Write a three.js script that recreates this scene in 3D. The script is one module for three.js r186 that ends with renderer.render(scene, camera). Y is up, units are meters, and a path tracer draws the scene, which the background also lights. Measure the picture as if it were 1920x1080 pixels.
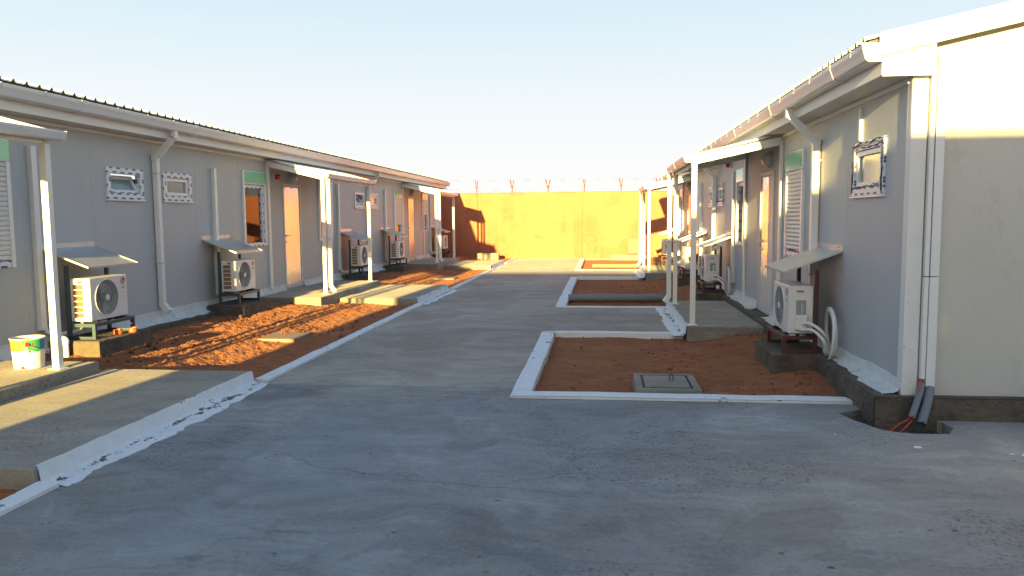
import * as THREE from 'three';
import { RoundedBoxGeometry } from 'three/addons/geometries/RoundedBoxGeometry.js';
import { mergeGeometries, toCreasedNormals } from 'three/addons/utils/BufferGeometryUtils.js';
import { Brush, Evaluator, SUBTRACTION } from 'three-bvh-csg';

// ------------------------------------------------------------------ camera, sky, sun, exposure
const EXPO = 5.1;
const scene = new THREE.Scene();
const camera = new THREE.PerspectiveCamera(41.11, 1024 / 576, 0.05, 900);
camera.position.set(0, 1.65, 0);
camera.rotation.order = 'YXZ';
camera.rotation.set(THREE.MathUtils.degToRad(-5.258), THREE.MathUtils.degToRad(6.672), THREE.MathUtils.degToRad(-0.5));

const SUN = new THREE.Vector3(-0.052, 0.140, 1).normalize();
const sun = new THREE.DirectionalLight(new THREE.Color().setRGB(1.0, 0.71, 0.22), 5);
sun.position.copy(SUN).multiplyScalar(60); sun.target.position.set(0, 0, -14);
sun.position.add(sun.target.position);
sun.castShadow = true; sun.shadow.mapSize.set(4096, 4096); sun.shadow.radius = 1;
Object.assign(sun.shadow.camera, { left: -22, right: 22, top: 16, bottom: -16, near: 1, far: 140 });
sun.shadow.bias = -0.0005;
scene.add(sun, sun.target);

function makeSky() {
  const W = 1024, H = 512, d = new Float32Array(W * H * 4);
  const stops = [[-90, .60, .52, .44], [-2, .90, .88, .84], [0, 1.0, .985, .955], [3.5, .975, .98, .97], [8, .89, .95, .975], [14, .72, .87, .955], [24, .47, .69, .89], [45, .20, .40, .70], [90, .10, .26, .57]];
  for (let j = 0; j < H; j++) {
    const el = (j + .5) / H * 180 - 90; let k = 0; while (k < stops.length - 2 && el > stops[k + 1][0]) k++;
    const a = stops[k], b = stops[k + 1]; let t = Math.min(1, Math.max(0, (el - a[0]) / (b[0] - a[0])));
    const y = Math.sin(el * Math.PI / 180), c = Math.cos(el * Math.PI / 180);
    for (let i = 0; i < W; i++) {
      const ph = ((i + .5) / W - .5) * 2 * Math.PI, x = Math.cos(ph) * c, z = Math.sin(ph) * c;
      const g = Math.acos(Math.min(1, Math.max(-1, x * SUN.x + y * SUN.y + z * SUN.z))) * 180 / Math.PI;
      const glow = 6.0 * Math.exp(-g / 11) + .42 * Math.exp(-g / 34);
      const o = (j * W + i) * 4;
      d[o] = (a[1] + (b[1] - a[1]) * t + glow * 1.0) / EXPO;
      d[o + 1] = (a[2] + (b[2] - a[2]) * t + glow * .74) / EXPO;
      d[o + 2] = (a[3] + (b[3] - a[3]) * t + glow * .40) / EXPO; d[o + 3] = 1;
    }
  }
  const tx = new THREE.DataTexture(d, W, H, THREE.RGBAFormat, THREE.FloatType);
  tx.mapping = THREE.EquirectangularReflectionMapping; tx.magFilter = THREE.LinearFilter; tx.minFilter = THREE.LinearFilter; tx.needsUpdate = true;
  return tx;
}
const sky = makeSky(); scene.background = sky; scene.environment = sky;

const renderer = new THREE.WebGLRenderer({ antialias: true });
renderer.setSize(1024, 576); renderer.toneMapping = THREE.LinearToneMapping; renderer.toneMappingExposure = EXPO;
renderer.shadowMap.enabled = true;

// ------------------------------------------------------------------ helpers
let seed = 77123; const rnd = () => { seed = (seed * 1664525 + 1013904223) >>> 0; return seed / 4294967296; };
const rr = (a, b) => a + (b - a) * rnd();
const perm = new Float32Array(65536); for (let i = 0; i < 65536; i++) perm[i] = rnd() * 2 - 1;
function vn(x, y, per) {                                   // tiling value noise, -1..1
  const xi = Math.floor(x), yi = Math.floor(y), fx = x - xi, fy = y - yi;
  const sx = fx * fx * fx * (fx * (fx * 6 - 15) + 10), sy = fy * fy * fy * (fy * (fy * 6 - 15) + 10);
  const px = per[0], py = per[1];
  const x0 = ((xi % px) + px) % px, x1 = (x0 + 1) % px, y0 = ((yi % py) + py) % py, y1 = (y0 + 1) % py;
  const h = (a, b) => perm[(a * 7919 + b * 104729 + (a * b) * 31) & 65535];
  const a = h(x0, y0), b = h(x1, y0), c = h(x0, y1), e = h(x1, y1);
  return (a + (b - a) * sx) + ((c + (e - c) * sx) - (a + (b - a) * sx)) * sy;
}
function fbm(x, y, p, oct, g = .5) {
  let s = 0, a = 1, t = 0, px = p[0], py = p[1];
  for (let i = 0; i < oct; i++) { s += a * vn(x + i * 17.3 * 0, y, [px, py]); t += a; a *= g; x *= 2; y *= 2; px *= 2; py *= 2; }
  return s / t;
}
const BIG = [4096, 4096];
const wn = (x, y, o = 3, g = .5) => fbm(x + 700, y + 700, BIG, o, g);
const sstep = (a, b, x) => { const t = Math.min(1, Math.max(0, (x - a) / (b - a))); return t * t * (3 - 2 * t); };
const enc = v => { v = Math.min(1, Math.max(0, v)); return 255 * (v <= .0031308 ? 12.92 * v : 1.055 * Math.pow(v, 1 / 2.4) - .055); };
function texFrom(W, H, fn, colour, size) {                // fn(u,v) -> [r,g,b] linear; size = metres covered
  const d = new Uint8Array(W * H * 4);
  for (let j = 0; j < H; j++) for (let i = 0; i < W; i++) {
    const c = fn(i / W, j / H, i, j), o = (j * W + i) * 4;
    if (colour) { d[o] = enc(c[0]); d[o + 1] = enc(c[1]); d[o + 2] = enc(c[2]); } else { d[o] = d[o + 1] = d[o + 2] = Math.min(255, Math.max(0, c * 255)); }
    d[o + 3] = 255;
  }
  return finishTex(new THREE.DataTexture(d, W, H), colour, size);
}
function finishTex(t, colour, size) {
  t.wrapS = t.wrapT = THREE.RepeatWrapping; t.magFilter = THREE.LinearFilter; t.minFilter = THREE.LinearMipmapLinearFilter; t.generateMipmaps = true;
  if (colour) t.colorSpace = THREE.SRGBColorSpace;
  t.repeat.set(1 / size[0], 1 / size[1]); t.needsUpdate = true; return t;
}
const lin = (r, g, b) => new THREE.Color().setRGB(r, g, b);
const std = (c, o = {}) => new THREE.MeshStandardMaterial({ color: lin(...c), roughness: .7, ...o });
const phy = (c, o = {}) => new THREE.MeshPhysicalMaterial({ color: lin(...c), roughness: .5, ...o });

// ------------------------------------------------------------------ materials
function specks(n, W, H, lo, hi) { const m = new Float32Array(W * H); for (let k = 0; k < n; k++) { const x = rnd() * W, y = rnd() * H, r = lo + (hi - lo) * Math.pow(rnd(), 3), e = rr(.5, 1.9), v = rr(.35, 1); const R = Math.ceil(r * 2); for (let j = -R; j <= R; j++) for (let i = -R; i <= R; i++) { if ((i * i) / (r * r * e) + (j * j) * e / (r * r) < 1) { const X = ((x + i) % W + W) % W | 0, Y = ((y + j) % H + H) % H | 0; m[Y * W + X] = Math.max(m[Y * W + X], v); } } } return m; }
function cracks(m, W, H, list) { for (const [x, y, len, dir, v, wd] of list) { let a = dir, px = x * W, py = y * H; for (let k = 0; k < len * W; k++) { if (k % 14 === 0) a = dir + rr(-.7, .7); px += Math.cos(a); py += Math.sin(a); for (let q = 0; q < wd; q++) { const X = ((px | 0) % W + W) % W, Y = (((py | 0) + q) % H + H) % H; m[Y * W + X] = Math.max(m[Y * W + X], v * rr(.4, 1)); } } } }
function concreteTex(W, metres, base, tints, streak, nsp, list) {
  const sp = specks(nsp, W, W, .5, 2.1); cracks(sp, W, W, list);
  const hgt = new Float32Array(W * W);
  const t = texFrom(W, W, (u, v, i, j) => {
    const p = metres, x = u * p, y = v * p;
    const wx = .55 * fbm(x * 1, y * 1, [p, p], 3, .55), wy = .55 * fbm(x * 1 + 2.5, y * 1 + 1.5, [p, p], 3, .55);
    const big = fbm((x + wx) * .5, (y + wy) * .5, [p / 2, p / 2], 3, .55);
    const mid = fbm((x + wx) * 2, (y + wy) * 2, [p * 2, p * 2], 5, .64);
    const st = fbm(x * 1.5 + wx, (y * 14 + wx * 9), [p * 1.5, p * 14], 3, .6);
    const fine = .45 * vn(x * 45, y * 45, [p * 45, p * 45]) + .55 * vn(x * 95, y * 95, [p * 95, p * 95]);
    const tint = sstep(-.35, .4, fbm((x + wx) * .5, (y + wy) * 1, [p / 2, p], 4, .6));
    let L = 1 + .22 * big + .24 * mid + streak * st + .13 * fine;
    // pale laitance smears and darker damp stains, each with an outline of its own
    const sm = fbm((x + wx) * 1, (y + wy) * 2.5, [p, p * 2.5], 5, .62) + .06 * fine; L += .22 * sstep(.12, .24, sm) * (.55 + .6 * mid + .4 * st); L -= .18 * sstep(.16, .26, -sm) * (.7 + .5 * mid);
    const edge = Math.abs(big + .18 * mid - .08); L -= .16 * sstep(.02, .004, edge) * sstep(-.1, .25, vn(x * 1.5, y * 1.5, [p * 1.5, p * 1.5]));
    const pits = sstep(.52, .62, vn(x * 70, y * 70, [p * 70, p * 70])) * sstep(.22, .42, fbm(x * 1 + 4, y * 1 + 6, [p, p], 3, .5)); L *= 1 - .4 * pits;
    const s = sp[j * W + i]; L *= 1 - .78 * s;
    hgt[j * W + i] = .55 + .16 * fine + .12 * st + .1 * mid - .4 * s - .25 * pits;
    return [0, 1, 2].map(k => Math.max(.015, L * base[k] * (tints[0][k] + (tints[1][k] - tints[0][k]) * tint)));
  }, true, [metres, metres]);
  const b = texFrom(W, W, (u, v, i, j) => hgt[j * W + i], false, [metres, metres]);
  return [t, b];
}
const crk = []; for (let i = 0; i < 9; i++) crk.push([rnd(), rnd(), rr(.08, .3), rr(-.6, .6), rr(.25, .6), 2]);
const [foreT, foreB] = concreteTex(1280, 8, [.262, .252, .240], [[1.03, 1, .96], [.97, 1.0, 1.03]], .12, 1100, crk);
const crk2 = []; for (let i = 0; i < 12; i++) crk2.push([rnd(), rnd(), rr(.03, .12), rr(-.2, .2), rr(.3, .7), 2]);
const [pathT, pathB] = concreteTex(1024, 6, [.29, .264, .234], [[1.03, 1, .95], [.97, 1, 1.04]], .13, 260, crk2);
const [slabT, slabB] = concreteTex(1024, 6, [.27, .255, .225], [[1.03, 1, .93], [.96, 1, 1.05]], .10, 420, []);
const M = {};
M.forecourt = std([1, 1, 1], { map: foreT, bumpMap: foreB, bumpScale: .009, roughness: .82 });
M.path = phy([1, 1, 1], { sheen: .3, sheenRoughness: .9, sheenColor: lin(.6, .55, .48), map: pathT, bumpMap: pathB, bumpScale: .012, roughness: .86 });
M.slab = phy([1, 1, 1], { sheen: .3, sheenRoughness: .9, sheenColor: lin(.6, .55, .46), map: slabT, bumpMap: slabB, bumpScale: .006, roughness: .9 });
// white lime paint with chips down to the concrete
const chipS = specks(420, 1024, 256, .8, 5.5);
M.paint = std([1, 1, 1], {
  map: texFrom(1024, 256, (u, v, i, j) => {
    const x = u * 4, y = v; const n = fbm(x * 5, y * 5, [20, 5], 5, .65), n2 = fbm(x * 2, y * 2, [8, 2], 3, .5), band = fbm(x * 9, y * 14, [36, 14], 3, .7);
    let c = sstep(.30, .40, n * .75 + band * .4 + n2 * .35); c = Math.max(c * .9, chipS[j * 1024 + i] * (n2 > 0 ? 1 : .25));
    const p = .74 + .07 * n + .05 * band; return [p * (1 - c) + .14 * c, p * .995 * (1 - c) + .12 * c, p * .985 * (1 - c) + .10 * c];
  }, true, [4, 1]), roughness: .85,
});
M.paint.bumpMap = texFrom(512, 128, (u, v) => .5 + .4 * fbm(u * 60, v * 15, [60, 15], 4, .6), false, [4, 1]); M.paint.bumpScale = .006;
const scuffS = specks(900, 1024, 256, .7, 4.5);
M.paintEdge = std([1, 1, 1], {                             // whitewash worn through along the foot of the riser
  map: texFrom(1024, 256, (u, v, i, j) => {
    const x = u * 3, y = v * .5; const n = fbm(x * 9, y * 18, [27, 9], 5, .68), n2 = fbm(x * 2, y * 4, [6, 2], 3, .5);
    const foot = Math.exp(-Math.pow((y - .20 - .03 * n2) / .05, 2)) + .35 * Math.exp(-Math.pow((y - .01) / .012, 2)); let c = sstep(.30, .42, n * .8 + n2 * .25 + foot * .30 - .05);
    c = Math.max(c, scuffS[j * 1024 + i] * (foot + n2 * .6 > .35 ? 1 : 0)); const p = .72 + .09 * n + .05 * n2;
    return [p * (1 - c) + .11 * c, p * .995 * (1 - c) + .09 * c, p * .985 * (1 - c) + .07 * c];
  }, true, [3, .5]), roughness: .88 });
M.plaster = std([1, 1, 1], { map: texFrom(512, 256, (u, v) => { const n = fbm(u * 16, v * 8, [16, 8], 5, .6); const d = sstep(.3, .55, fbm(u * 9, v * 7, [9, 7], 4, .6)); const p = .62 + .12 * n; return [p - .2 * d, p - .2 * d, p * .98 - .2 * d]; }, true, [2, 1]), roughness: .9 });
M.paintEdge.bumpMap = M.paint.bumpMap; M.paintEdge.bumpScale = .012; M.plaster.bumpMap = M.paint.bumpMap; M.plaster.bumpScale = .012;
M.footing = std([1, 1, 1], { map: texFrom(512, 512, (u, v) => { const n = fbm(u * 12, v * 12, [12, 12], 5, .62), m = fbm(u * 3, v * 5, [3, 5], 3, .5); const L = 1 + .5 * n + .3 * m; return [.115 * L, .092 * L, .068 * L]; }, true, [2, 2]), roughness: .95 });
M.footing.bumpMap = texFrom(512, 512, (u, v) => .5 + .5 * fbm(u * 40, v * 40, [40, 40], 4, .7), false, [2, 2]); M.footing.bumpScale = .02;
M.dirt = phy([1, 1, 1], { sheen: .6, sheenRoughness: .9, sheenColor: lin(.70, .28, .08),
  map: texFrom(1024, 1024, (u, v) => {
    const n = fbm(u * 8, v * 8, [8, 8], 6, .62), f = vn(u * 260, v * 260, [260, 260]), g = fbm(u * 40, v * 40, [40, 40], 3, .6), pale = sstep(.25, .5, fbm(u * 5, v * 7, [5, 7], 4, .6));
    const L = 1 + .35 * n + .16 * f + .25 * g;
    return [.215 * L + .04 * pale, .075 * L + .026 * pale, .034 * L + .022 * pale];
  }, true, [4, 4]), roughness: 1,
});
M.dirt.bumpMap = texFrom(1024, 1024, (u, v) => .5 + .3 * fbm(u * 90, v * 90, [90, 90], 4, .75) + .2 * vn(u * 30, v * 30, [30, 30]), false, [4, 4]); M.dirt.bumpScale = .06;
M.sand = std([.30, .125, .06], { roughness: 1 });
const panelB = texFrom(512, 512, (u, v) => .5 + .28 * vn(u * 130, v * 60, [130, 60]) + .22 * vn(u * 256, v * 256, [256, 256]), false, [1, 1]);
M.wall = std([1, 1, 1], {
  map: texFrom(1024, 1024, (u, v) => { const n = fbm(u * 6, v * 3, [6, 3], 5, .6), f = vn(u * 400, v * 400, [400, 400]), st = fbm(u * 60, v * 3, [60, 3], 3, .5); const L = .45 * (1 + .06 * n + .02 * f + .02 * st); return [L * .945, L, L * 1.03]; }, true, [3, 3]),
  bumpMap: panelB, bumpScale: .0016, roughness: .55,
});
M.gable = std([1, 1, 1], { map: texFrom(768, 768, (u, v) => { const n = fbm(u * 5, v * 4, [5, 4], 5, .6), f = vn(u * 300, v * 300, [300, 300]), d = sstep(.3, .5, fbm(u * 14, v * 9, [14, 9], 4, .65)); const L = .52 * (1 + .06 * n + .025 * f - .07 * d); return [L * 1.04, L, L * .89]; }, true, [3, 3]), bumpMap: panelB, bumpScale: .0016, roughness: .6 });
M.trim = std([.74, .735, .70], { roughness: .42, bumpMap: panelB, bumpScale: .0004 });
const splash = specks(110, 256, 1024, 1, 5);
M.cornerTrim = std([1, 1, 1], { map: texFrom(256, 1024, (u, v, i, j) => { const n = fbm(u * 4, v * 16, [4, 16], 5, .6), s = splash[j * 256 + i] * (fbm(u * 2 + 5, v * 5, [2, 5], 2) > .1 ? 1 : 0); const p = .71 + .05 * n; return [p * (1 - .7 * s), p * .985 * (1 - .72 * s), p * .94 * (1 - .75 * s)]; }, true, [.5, 3]), roughness: .5 });
M.gutter = std([.66, .67, .67], { roughness: .35 });
M.joint = std([.52, .53, .53], { roughness: .4 });
M.roof = std([.66, .65, .62], { roughness: .4, side: THREE.DoubleSide });
M.deck = std([.10, .10, .10], { roughness: .9 });
M.soffit = std([.60, .60, .57], { roughness: .6 });
M.post = std([.78, .76, .70], { roughness: .4 });
M.pvc = std([.74, .74, .72], { roughness: .38 });
M.dark = std([.012, .012, .014], { roughness: .6 });
M.rubber = std([.02, .02, .022], { roughness: .7 });
M.metal = std([.62, .63, .64], { metalness: .9, roughness: .35 });
M.galv = std([.60, .61, .62], { metalness: .75, roughness: .42, bumpMap: texFrom(256, 256, (u, v) => .5 + .4 * fbm(u * 6, v * 6, [6, 6], 4, .5), false, [1, 1]), bumpScale: .004 });
M.acWhite = std([.72, .71, .67], { roughness: .38 });
M.acGrille = std([.30, .30, .30], { roughness: .5 });
M.coil = std([.34, .20, .10], { roughness: .5, metalness: .4, bumpMap: texFrom(64, 256, (u, v) => (v * 64 % 1) < .5 ? .2 : .8, false, [.1, .1]), bumpScale: .002 });
M.standBlue = std([.030, .062, .085], { roughness: .45 });
M.standBrown = std([.085, .028, .018], { roughness: .5 });
M.red = std([.5, .02, .025], { roughness: .3 });
M.lampGlass = phy([.55, .55, .52], { roughness: .2, clearcoat: .6 });
M.lampBody = std([.55, .55, .54], { roughness: .4 });
M.glass = phy([1, 1, 1], { transmission: 1, thickness: 0, roughness: .02, ior: 1.2 });
M.frost = phy([.20, .25, .25], { roughness: .22, clearcoat: .5, clearcoatRoughness: .1 });
M.shutter = std([.70, .69, .66], { roughness: .45 });
M.green = phy([.20, .62, .40], { roughness: .25, clearcoat: .5, clearcoatRoughness: .15 });
M.doorLeaf = std([.56, .57, .56], { roughness: .45 });
M.film = phy([.80, .79, .77], { metalness: .6, roughness: .2, bumpMap: texFrom(256, 512, (u, v) => .5 + .5 * fbm(u * 3, v * 5, [3, 5], 4, .55), false, [.9, 2]), bumpScale: .008 });
M.filmTorn = std([.68, .68, .66], { roughness: .4 });
const wallN = (u, v) => fbm(u * 8, v * 4, [8, 4], 6, .6);
M.orange = std([1, 1, 1], { map: texFrom(1024, 512, (u, v) => { const n = wallN(u, v), st = fbm(u * 50, v * 2, [50, 2], 3, .6), pt = sstep(.22, .3, fbm(u * 12, v * 8, [12, 8], 4, .6)), L = 1 + .2 * n + .08 * st - .12 * pt; return [.43 * L, .152 * L * (1 + .08 * n), .076 * L]; }, true, [8, 4]), roughness: .9, bumpMap: panelB, bumpScale: .004 });
M.rust = std([.17, .05, .025], { roughness: .8 });
M.wire = std([.55, .56, .57], { metalness: .8, roughness: .45 });
M.pipeGrey = std([.17, .175, .18], { roughness: .5 });
M.conduit = std([.16, .17, .19], { roughness: .5 });
M.cableRed = std([.45, .05, .02], { roughness: .4 });
M.insul = std([.72, .71, .68], { roughness: .6 });
M.capOrange = std([.55, .11, .03], { roughness: .45 });
M.dustyPipe = std([.30, .22, .14], { roughness: .8 });
M.dusty = std([.27, .195, .135], { roughness: .95, bumpMap: slabB, bumpScale: .01 });
M.mesh = std([.16, .14, .11], { roughness: .8 });
M.chip = std([.75, .74, .72], { roughness: .9 });
function canvasTex(w, h, draw, colour = true) { const c = document.createElement('canvas'); c.width = w; c.height = h; draw(c.getContext('2d'), w, h); const t = new THREE.CanvasTexture(c); if (colour) t.colorSpace = THREE.SRGBColorSpace; t.anisotropy = 4; return t; }
const tape = canvasTex(256, 256, (g, w, h) => {          // protective tape on window frames with its blue print
  g.fillStyle = '#dfe2e6'; g.fillRect(0, 0, w, h);
  for (let r = 0; r < 4; r++) for (let c = 0; c < 2; c++) {
    const x = 18 + c * 128 + (r % 2) * 60, y = 10 + r * 64; g.fillStyle = '#22398f';
    g.fillRect(x % 256, y, 66, 15); g.fillRect((x + 8) % 256, y + 19, 60, 19); g.fillStyle = '#7d8fc6'; g.fillRect((x + 14) % 256, y + 21, 34, 4);
  }
});
tape.wrapS = tape.wrapT = THREE.RepeatWrapping; tape.repeat.set(1 / .34, 1 / .34);
M.tape = std([.92, .92, .92], { map: tape, roughness: .4 });
M.frame = std([.78, .78, .77], { roughness: .35 });
const badge = canvasTex(256, 512, (g, w, h) => {           // maker's round emblem, letters and small print on the fan side
  g.fillStyle = '#dcdad2'; g.fillRect(0, 0, w, h);
  g.fillStyle = '#a21d40'; g.beginPath(); g.arc(128, 92, 76, 0, 7); g.fill();
  g.strokeStyle = '#f2efe9'; g.lineWidth = 9; g.beginPath(); g.arc(128, 92, 52, -.05, 4.75); g.stroke();
  g.beginPath(); g.moveTo(180, 92); g.lineTo(142, 92); g.stroke(); g.beginPath(); g.moveTo(126, 62); g.lineTo(126, 122); g.lineTo(146, 122); g.stroke();
  g.fillStyle = '#f2efe9'; g.beginPath(); g.arc(101, 72, 8, 0, 7); g.fill();
  g.fillStyle = '#57585a'; g.font = 'bold 92px sans-serif'; g.textAlign = 'center'; g.fillText('LG', 128, 262);
  g.fillStyle = '#8a8a8a'; g.font = '28px sans-serif'; g.fillText('Smart Inverter', 128, 352);
  g.fillStyle = '#a5a5a2'; g.fillRect(40, 420, 176, 5); g.fillRect(40, 440, 150, 5);
});
M.badge = std([1, 1, 1], { map: badge, roughness: .4 });
const rating = canvasTex(128, 64, (g, w, h) => { g.fillStyle = '#d8d4cb'; g.fillRect(0, 0, w, h); g.fillStyle = '#8d2b2b'; g.fillRect(8, 10, 112, 26); g.fillStyle = '#777'; g.fillRect(10, 44, 90, 4); g.fillRect(10, 53, 100, 4); });
M.rating = std([1, 1, 1], { map: rating, roughness: .5 });
const bucketT = canvasTex(1024, 512, (g, w, h) => {       // paint pail: white label, green and blue bands, red splashes
  g.fillStyle = '#e6e2dc'; g.fillRect(0, 0, w, h);
  const band = (y0, y1, cols) => { cols.forEach((c, i) => { g.fillStyle = c; g.beginPath(); const x0 = i * w / cols.length; g.moveTo(x0, y0); g.lineTo(x0 + w / cols.length + 4, y0); g.lineTo(x0 + w / cols.length + 4, y1 - 26 * ((i * 7) % 3)); g.bezierCurveTo(x0 + w / cols.length * .7, y1 + 34, x0 + w / cols.length * .3, y1 - 30, x0, y1); g.fill(); }); };
  band(0, 105, ['#5fa038', '#3d8f3a', '#2a87a8', '#2f6fb0', '#e08a2a', '#6bab3c', '#348f53', '#2784ab']);
  g.fillStyle = '#4a2d63'; g.fillRect(0, 440, w, 24); g.fillStyle = '#5a9a3a'; g.fillRect(0, 466, w, 46); g.fillStyle = '#c9302c'; for (let i = 0; i < 8; i++) g.fillRect(i * 128, 470, 46, 30);
  for (let i = 0; i < 70; i++) { const x = rnd() * w, y = Math.pow(rnd(), 1) * h, r = 4 + 22 * Math.pow(rnd(), 3); g.fillStyle = rnd() < .8 ? '#c4161c' : '#d9541e'; g.beginPath(); g.arc(x, y, r, 0, 7); g.fill(); if (rnd() < .5) g.fillRect(x - r * .25, y, r * .5, r * 3.5 * rnd()); if (rnd() < .4) { g.beginPath(); g.arc(x + r * 1.2, y + r * .4, r * .6, 0, 7); g.fill(); } }
});
M.bucket = std([1, 1, 1], { map: bucketT, roughness: .35 });
M.bucketIn = std([.62, .60, .56], { roughness: .5 });

// ------------------------------------------------------------------ geometry helpers
const used = {};
const numbered = n => { const k = used[n] = (used[n] ?? -1) + 1; return k ? `${n}_${String(k).padStart(3, '0')}` : n; };
function shade(m) { m.castShadow = true; m.receiveShadow = true; return m; }
function part(parent, name, geo, mat, pos, rot) { const m = shade(new THREE.Mesh(geo, mat)); m.name = name; if (pos) m.position.set(...pos); if (rot) m.rotation.set(...rot); parent.add(m); return m; }
function grp(parent, name, pos) { const g = new THREE.Group(); g.name = name; if (pos) g.position.set(...pos); parent.add(g); return g; }
function thing(name, label, category, pos = [0, 0, 0], turn = 0, group) { const g = new THREE.Group(); g.name = numbered(name); g.position.set(...pos); g.rotation.y = turn; g.userData = { label, category }; if (group) g.userData.group = group; scene.add(g); return g; }
function struct(name, geo, mat, label, category) { const m = shade(new THREE.Mesh(geo, mat)); m.name = numbered(name); m.userData = { kind: 'structure', label, category }; scene.add(m); return m; }
function one(name, geo, mat, label, category, group) { const m = shade(new THREE.Mesh(geo, mat)); m.name = numbered(name); m.userData = { label, category }; if (group) m.userData.group = group; scene.add(m); return m; }
function copyOf(o, pos, turn, label) { const c = o.clone(); c.name = numbered(o.name.replace(/_\d{3}$/, '')); c.position.set(...pos); c.rotation.set(0, turn, 0); c.userData = { ...o.userData, label }; scene.add(c); return c; }
function bx(w, h, d, r = 0) {                              // box with uv in metres, edges eased when r > 0
  let g;
  if (r > 0) g = new RoundedBoxGeometry(w, h, d, 1, Math.min(r, w / 2.01, h / 2.01, d / 2.01)); else g = new THREE.BoxGeometry(w, h, d);
  const p = g.attributes.position, n = g.attributes.normal, uv = g.attributes.uv;
  for (let i = 0; i < p.count; i++) { const ax = Math.abs(n.getX(i)), ay = Math.abs(n.getY(i)), az = Math.abs(n.getZ(i)); if (ax >= ay && ax >= az) uv.setXY(i, p.getZ(i), p.getY(i)); else if (ay >= az) uv.setXY(i, p.getX(i), p.getZ(i)); else uv.setXY(i, p.getX(i), p.getY(i)); }
  return g;
}
function tf(g, m) { g.applyMatrix4(m); if (m.determinant() < 0) { if (g.index) { const a = g.index.array; for (let i = 0; i < a.length; i += 3) { const t = a[i]; a[i] = a[i + 1]; a[i + 1] = t; } } else { for (const k of Object.keys(g.attributes)) { const at = g.attributes[k], s = at.itemSize, a = at.array; for (let i = 0; i < at.count; i += 3) for (let c = 0; c < s; c++) { const t = a[i * s + c]; a[i * s + c] = a[(i + 1) * s + c]; a[(i + 1) * s + c] = t; } } } } return g; }
const mv = (g, x, y, z) => (g.translate(x, y, z), g);
const merge = list => mergeGeometries(list.map(g => { const h = g.index ? g.toNonIndexed() : g; for (const k of Object.keys(h.attributes)) if (!['position', 'normal', 'uv'].includes(k)) h.deleteAttribute(k); return h; }));
function tube(pts, r, seg = 8, n) { const c = new THREE.CatmullRomCurve3(pts.map(p => new THREE.Vector3(...p))); return new THREE.TubeGeometry(c, n ?? pts.length * 6, r, seg); }
function bar(a, b, w, h = w, r = .003) { const A = new THREE.Vector3(...a), B = new THREE.Vector3(...b), d = B.clone().sub(A), L = d.length(); const g = bx(w, h, L, r); const m = new THREE.Matrix4().lookAt(A, B, Math.abs(d.y) > .95 * L ? new THREE.Vector3(1, 0, 0) : new THREE.Vector3(0, 1, 0)); g.applyMatrix4(m); return mv(g, (A.x + B.x) / 2, (A.y + B.y) / 2, (A.z + B.z) / 2); }
function strip(stations, close = false) {                  // stations: arrays of [x,y,z]; quads between; uv metres
  const P = [], U = [], I = []; const k = stations[0].length; let s = 0;
  stations.forEach((st, i) => { if (i) { const a = stations[i - 1][0], b = st[0]; s += Math.hypot(a[0] - b[0], a[1] - b[1], a[2] - b[2]); } let t = 0; st.forEach((p, j) => { if (j) t += Math.hypot(p[0] - st[j - 1][0], p[1] - st[j - 1][1], p[2] - st[j - 1][2]); P.push(...p); U.push(s, t); }); });
  for (let i = 0; i + 1 < stations.length; i++) for (let j = 0; j + 1 < k; j++) { const a = i * k + j, b = a + 1, c = a + k, d = c + 1; I.push(a, c, b, b, c, d); }
  if (close) for (const e of [0, stations.length - 1]) for (let j = 1; j + 1 < k; j++) I.push(e * k, e * k + j, e * k + j + 1);
  const g = new THREE.BufferGeometry(); g.setAttribute('position', new THREE.Float32BufferAttribute(P, 3)); g.setAttribute('uv', new THREE.Float32BufferAttribute(U, 2)); g.setIndex(I); g.computeVertexNormals(); return g;
}
const creased = (g, a = .6) => toCreasedNormals(g, a);
function slabShape(pts, y0, y1, holes = [], bev = .006) {   // pts in (x, z); flat slab with eased edges
  const s = new THREE.Shape(pts.map(p => new THREE.Vector2(p[0], -p[1]))); for (const h of holes) s.holes.push(new THREE.Path(h.map(p => new THREE.Vector2(p[0], -p[1]))));
  const g = new THREE.ExtrudeGeometry(s, { depth: y1 - y0 - bev * 2, bevelEnabled: true, bevelSize: bev, bevelThickness: bev, bevelOffset: -bev, bevelSegments: 1, curveSegments: 4 });
  g.rotateX(-Math.PI / 2); g.translate(0, y0 + bev, 0); return g;
}
function wobbly(pts, step, amp, f = 2.2) { const o = []; for (let i = 0; i < pts.length; i++) { const a = pts[i], b = pts[(i + 1) % pts.length], L = Math.hypot(b[0] - a[0], b[1] - a[1]), n = Math.max(1, Math.round(L / step)); for (let k = 0; k < n; k++) { const t = k / n, x = a[0] + (b[0] - a[0]) * t, z = a[1] + (b[1] - a[1]) * t; o.push([x + amp * wn(x * f, z * f), z + amp * wn(x * f + 40, z * f + 9)]); } } return o; }

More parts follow.
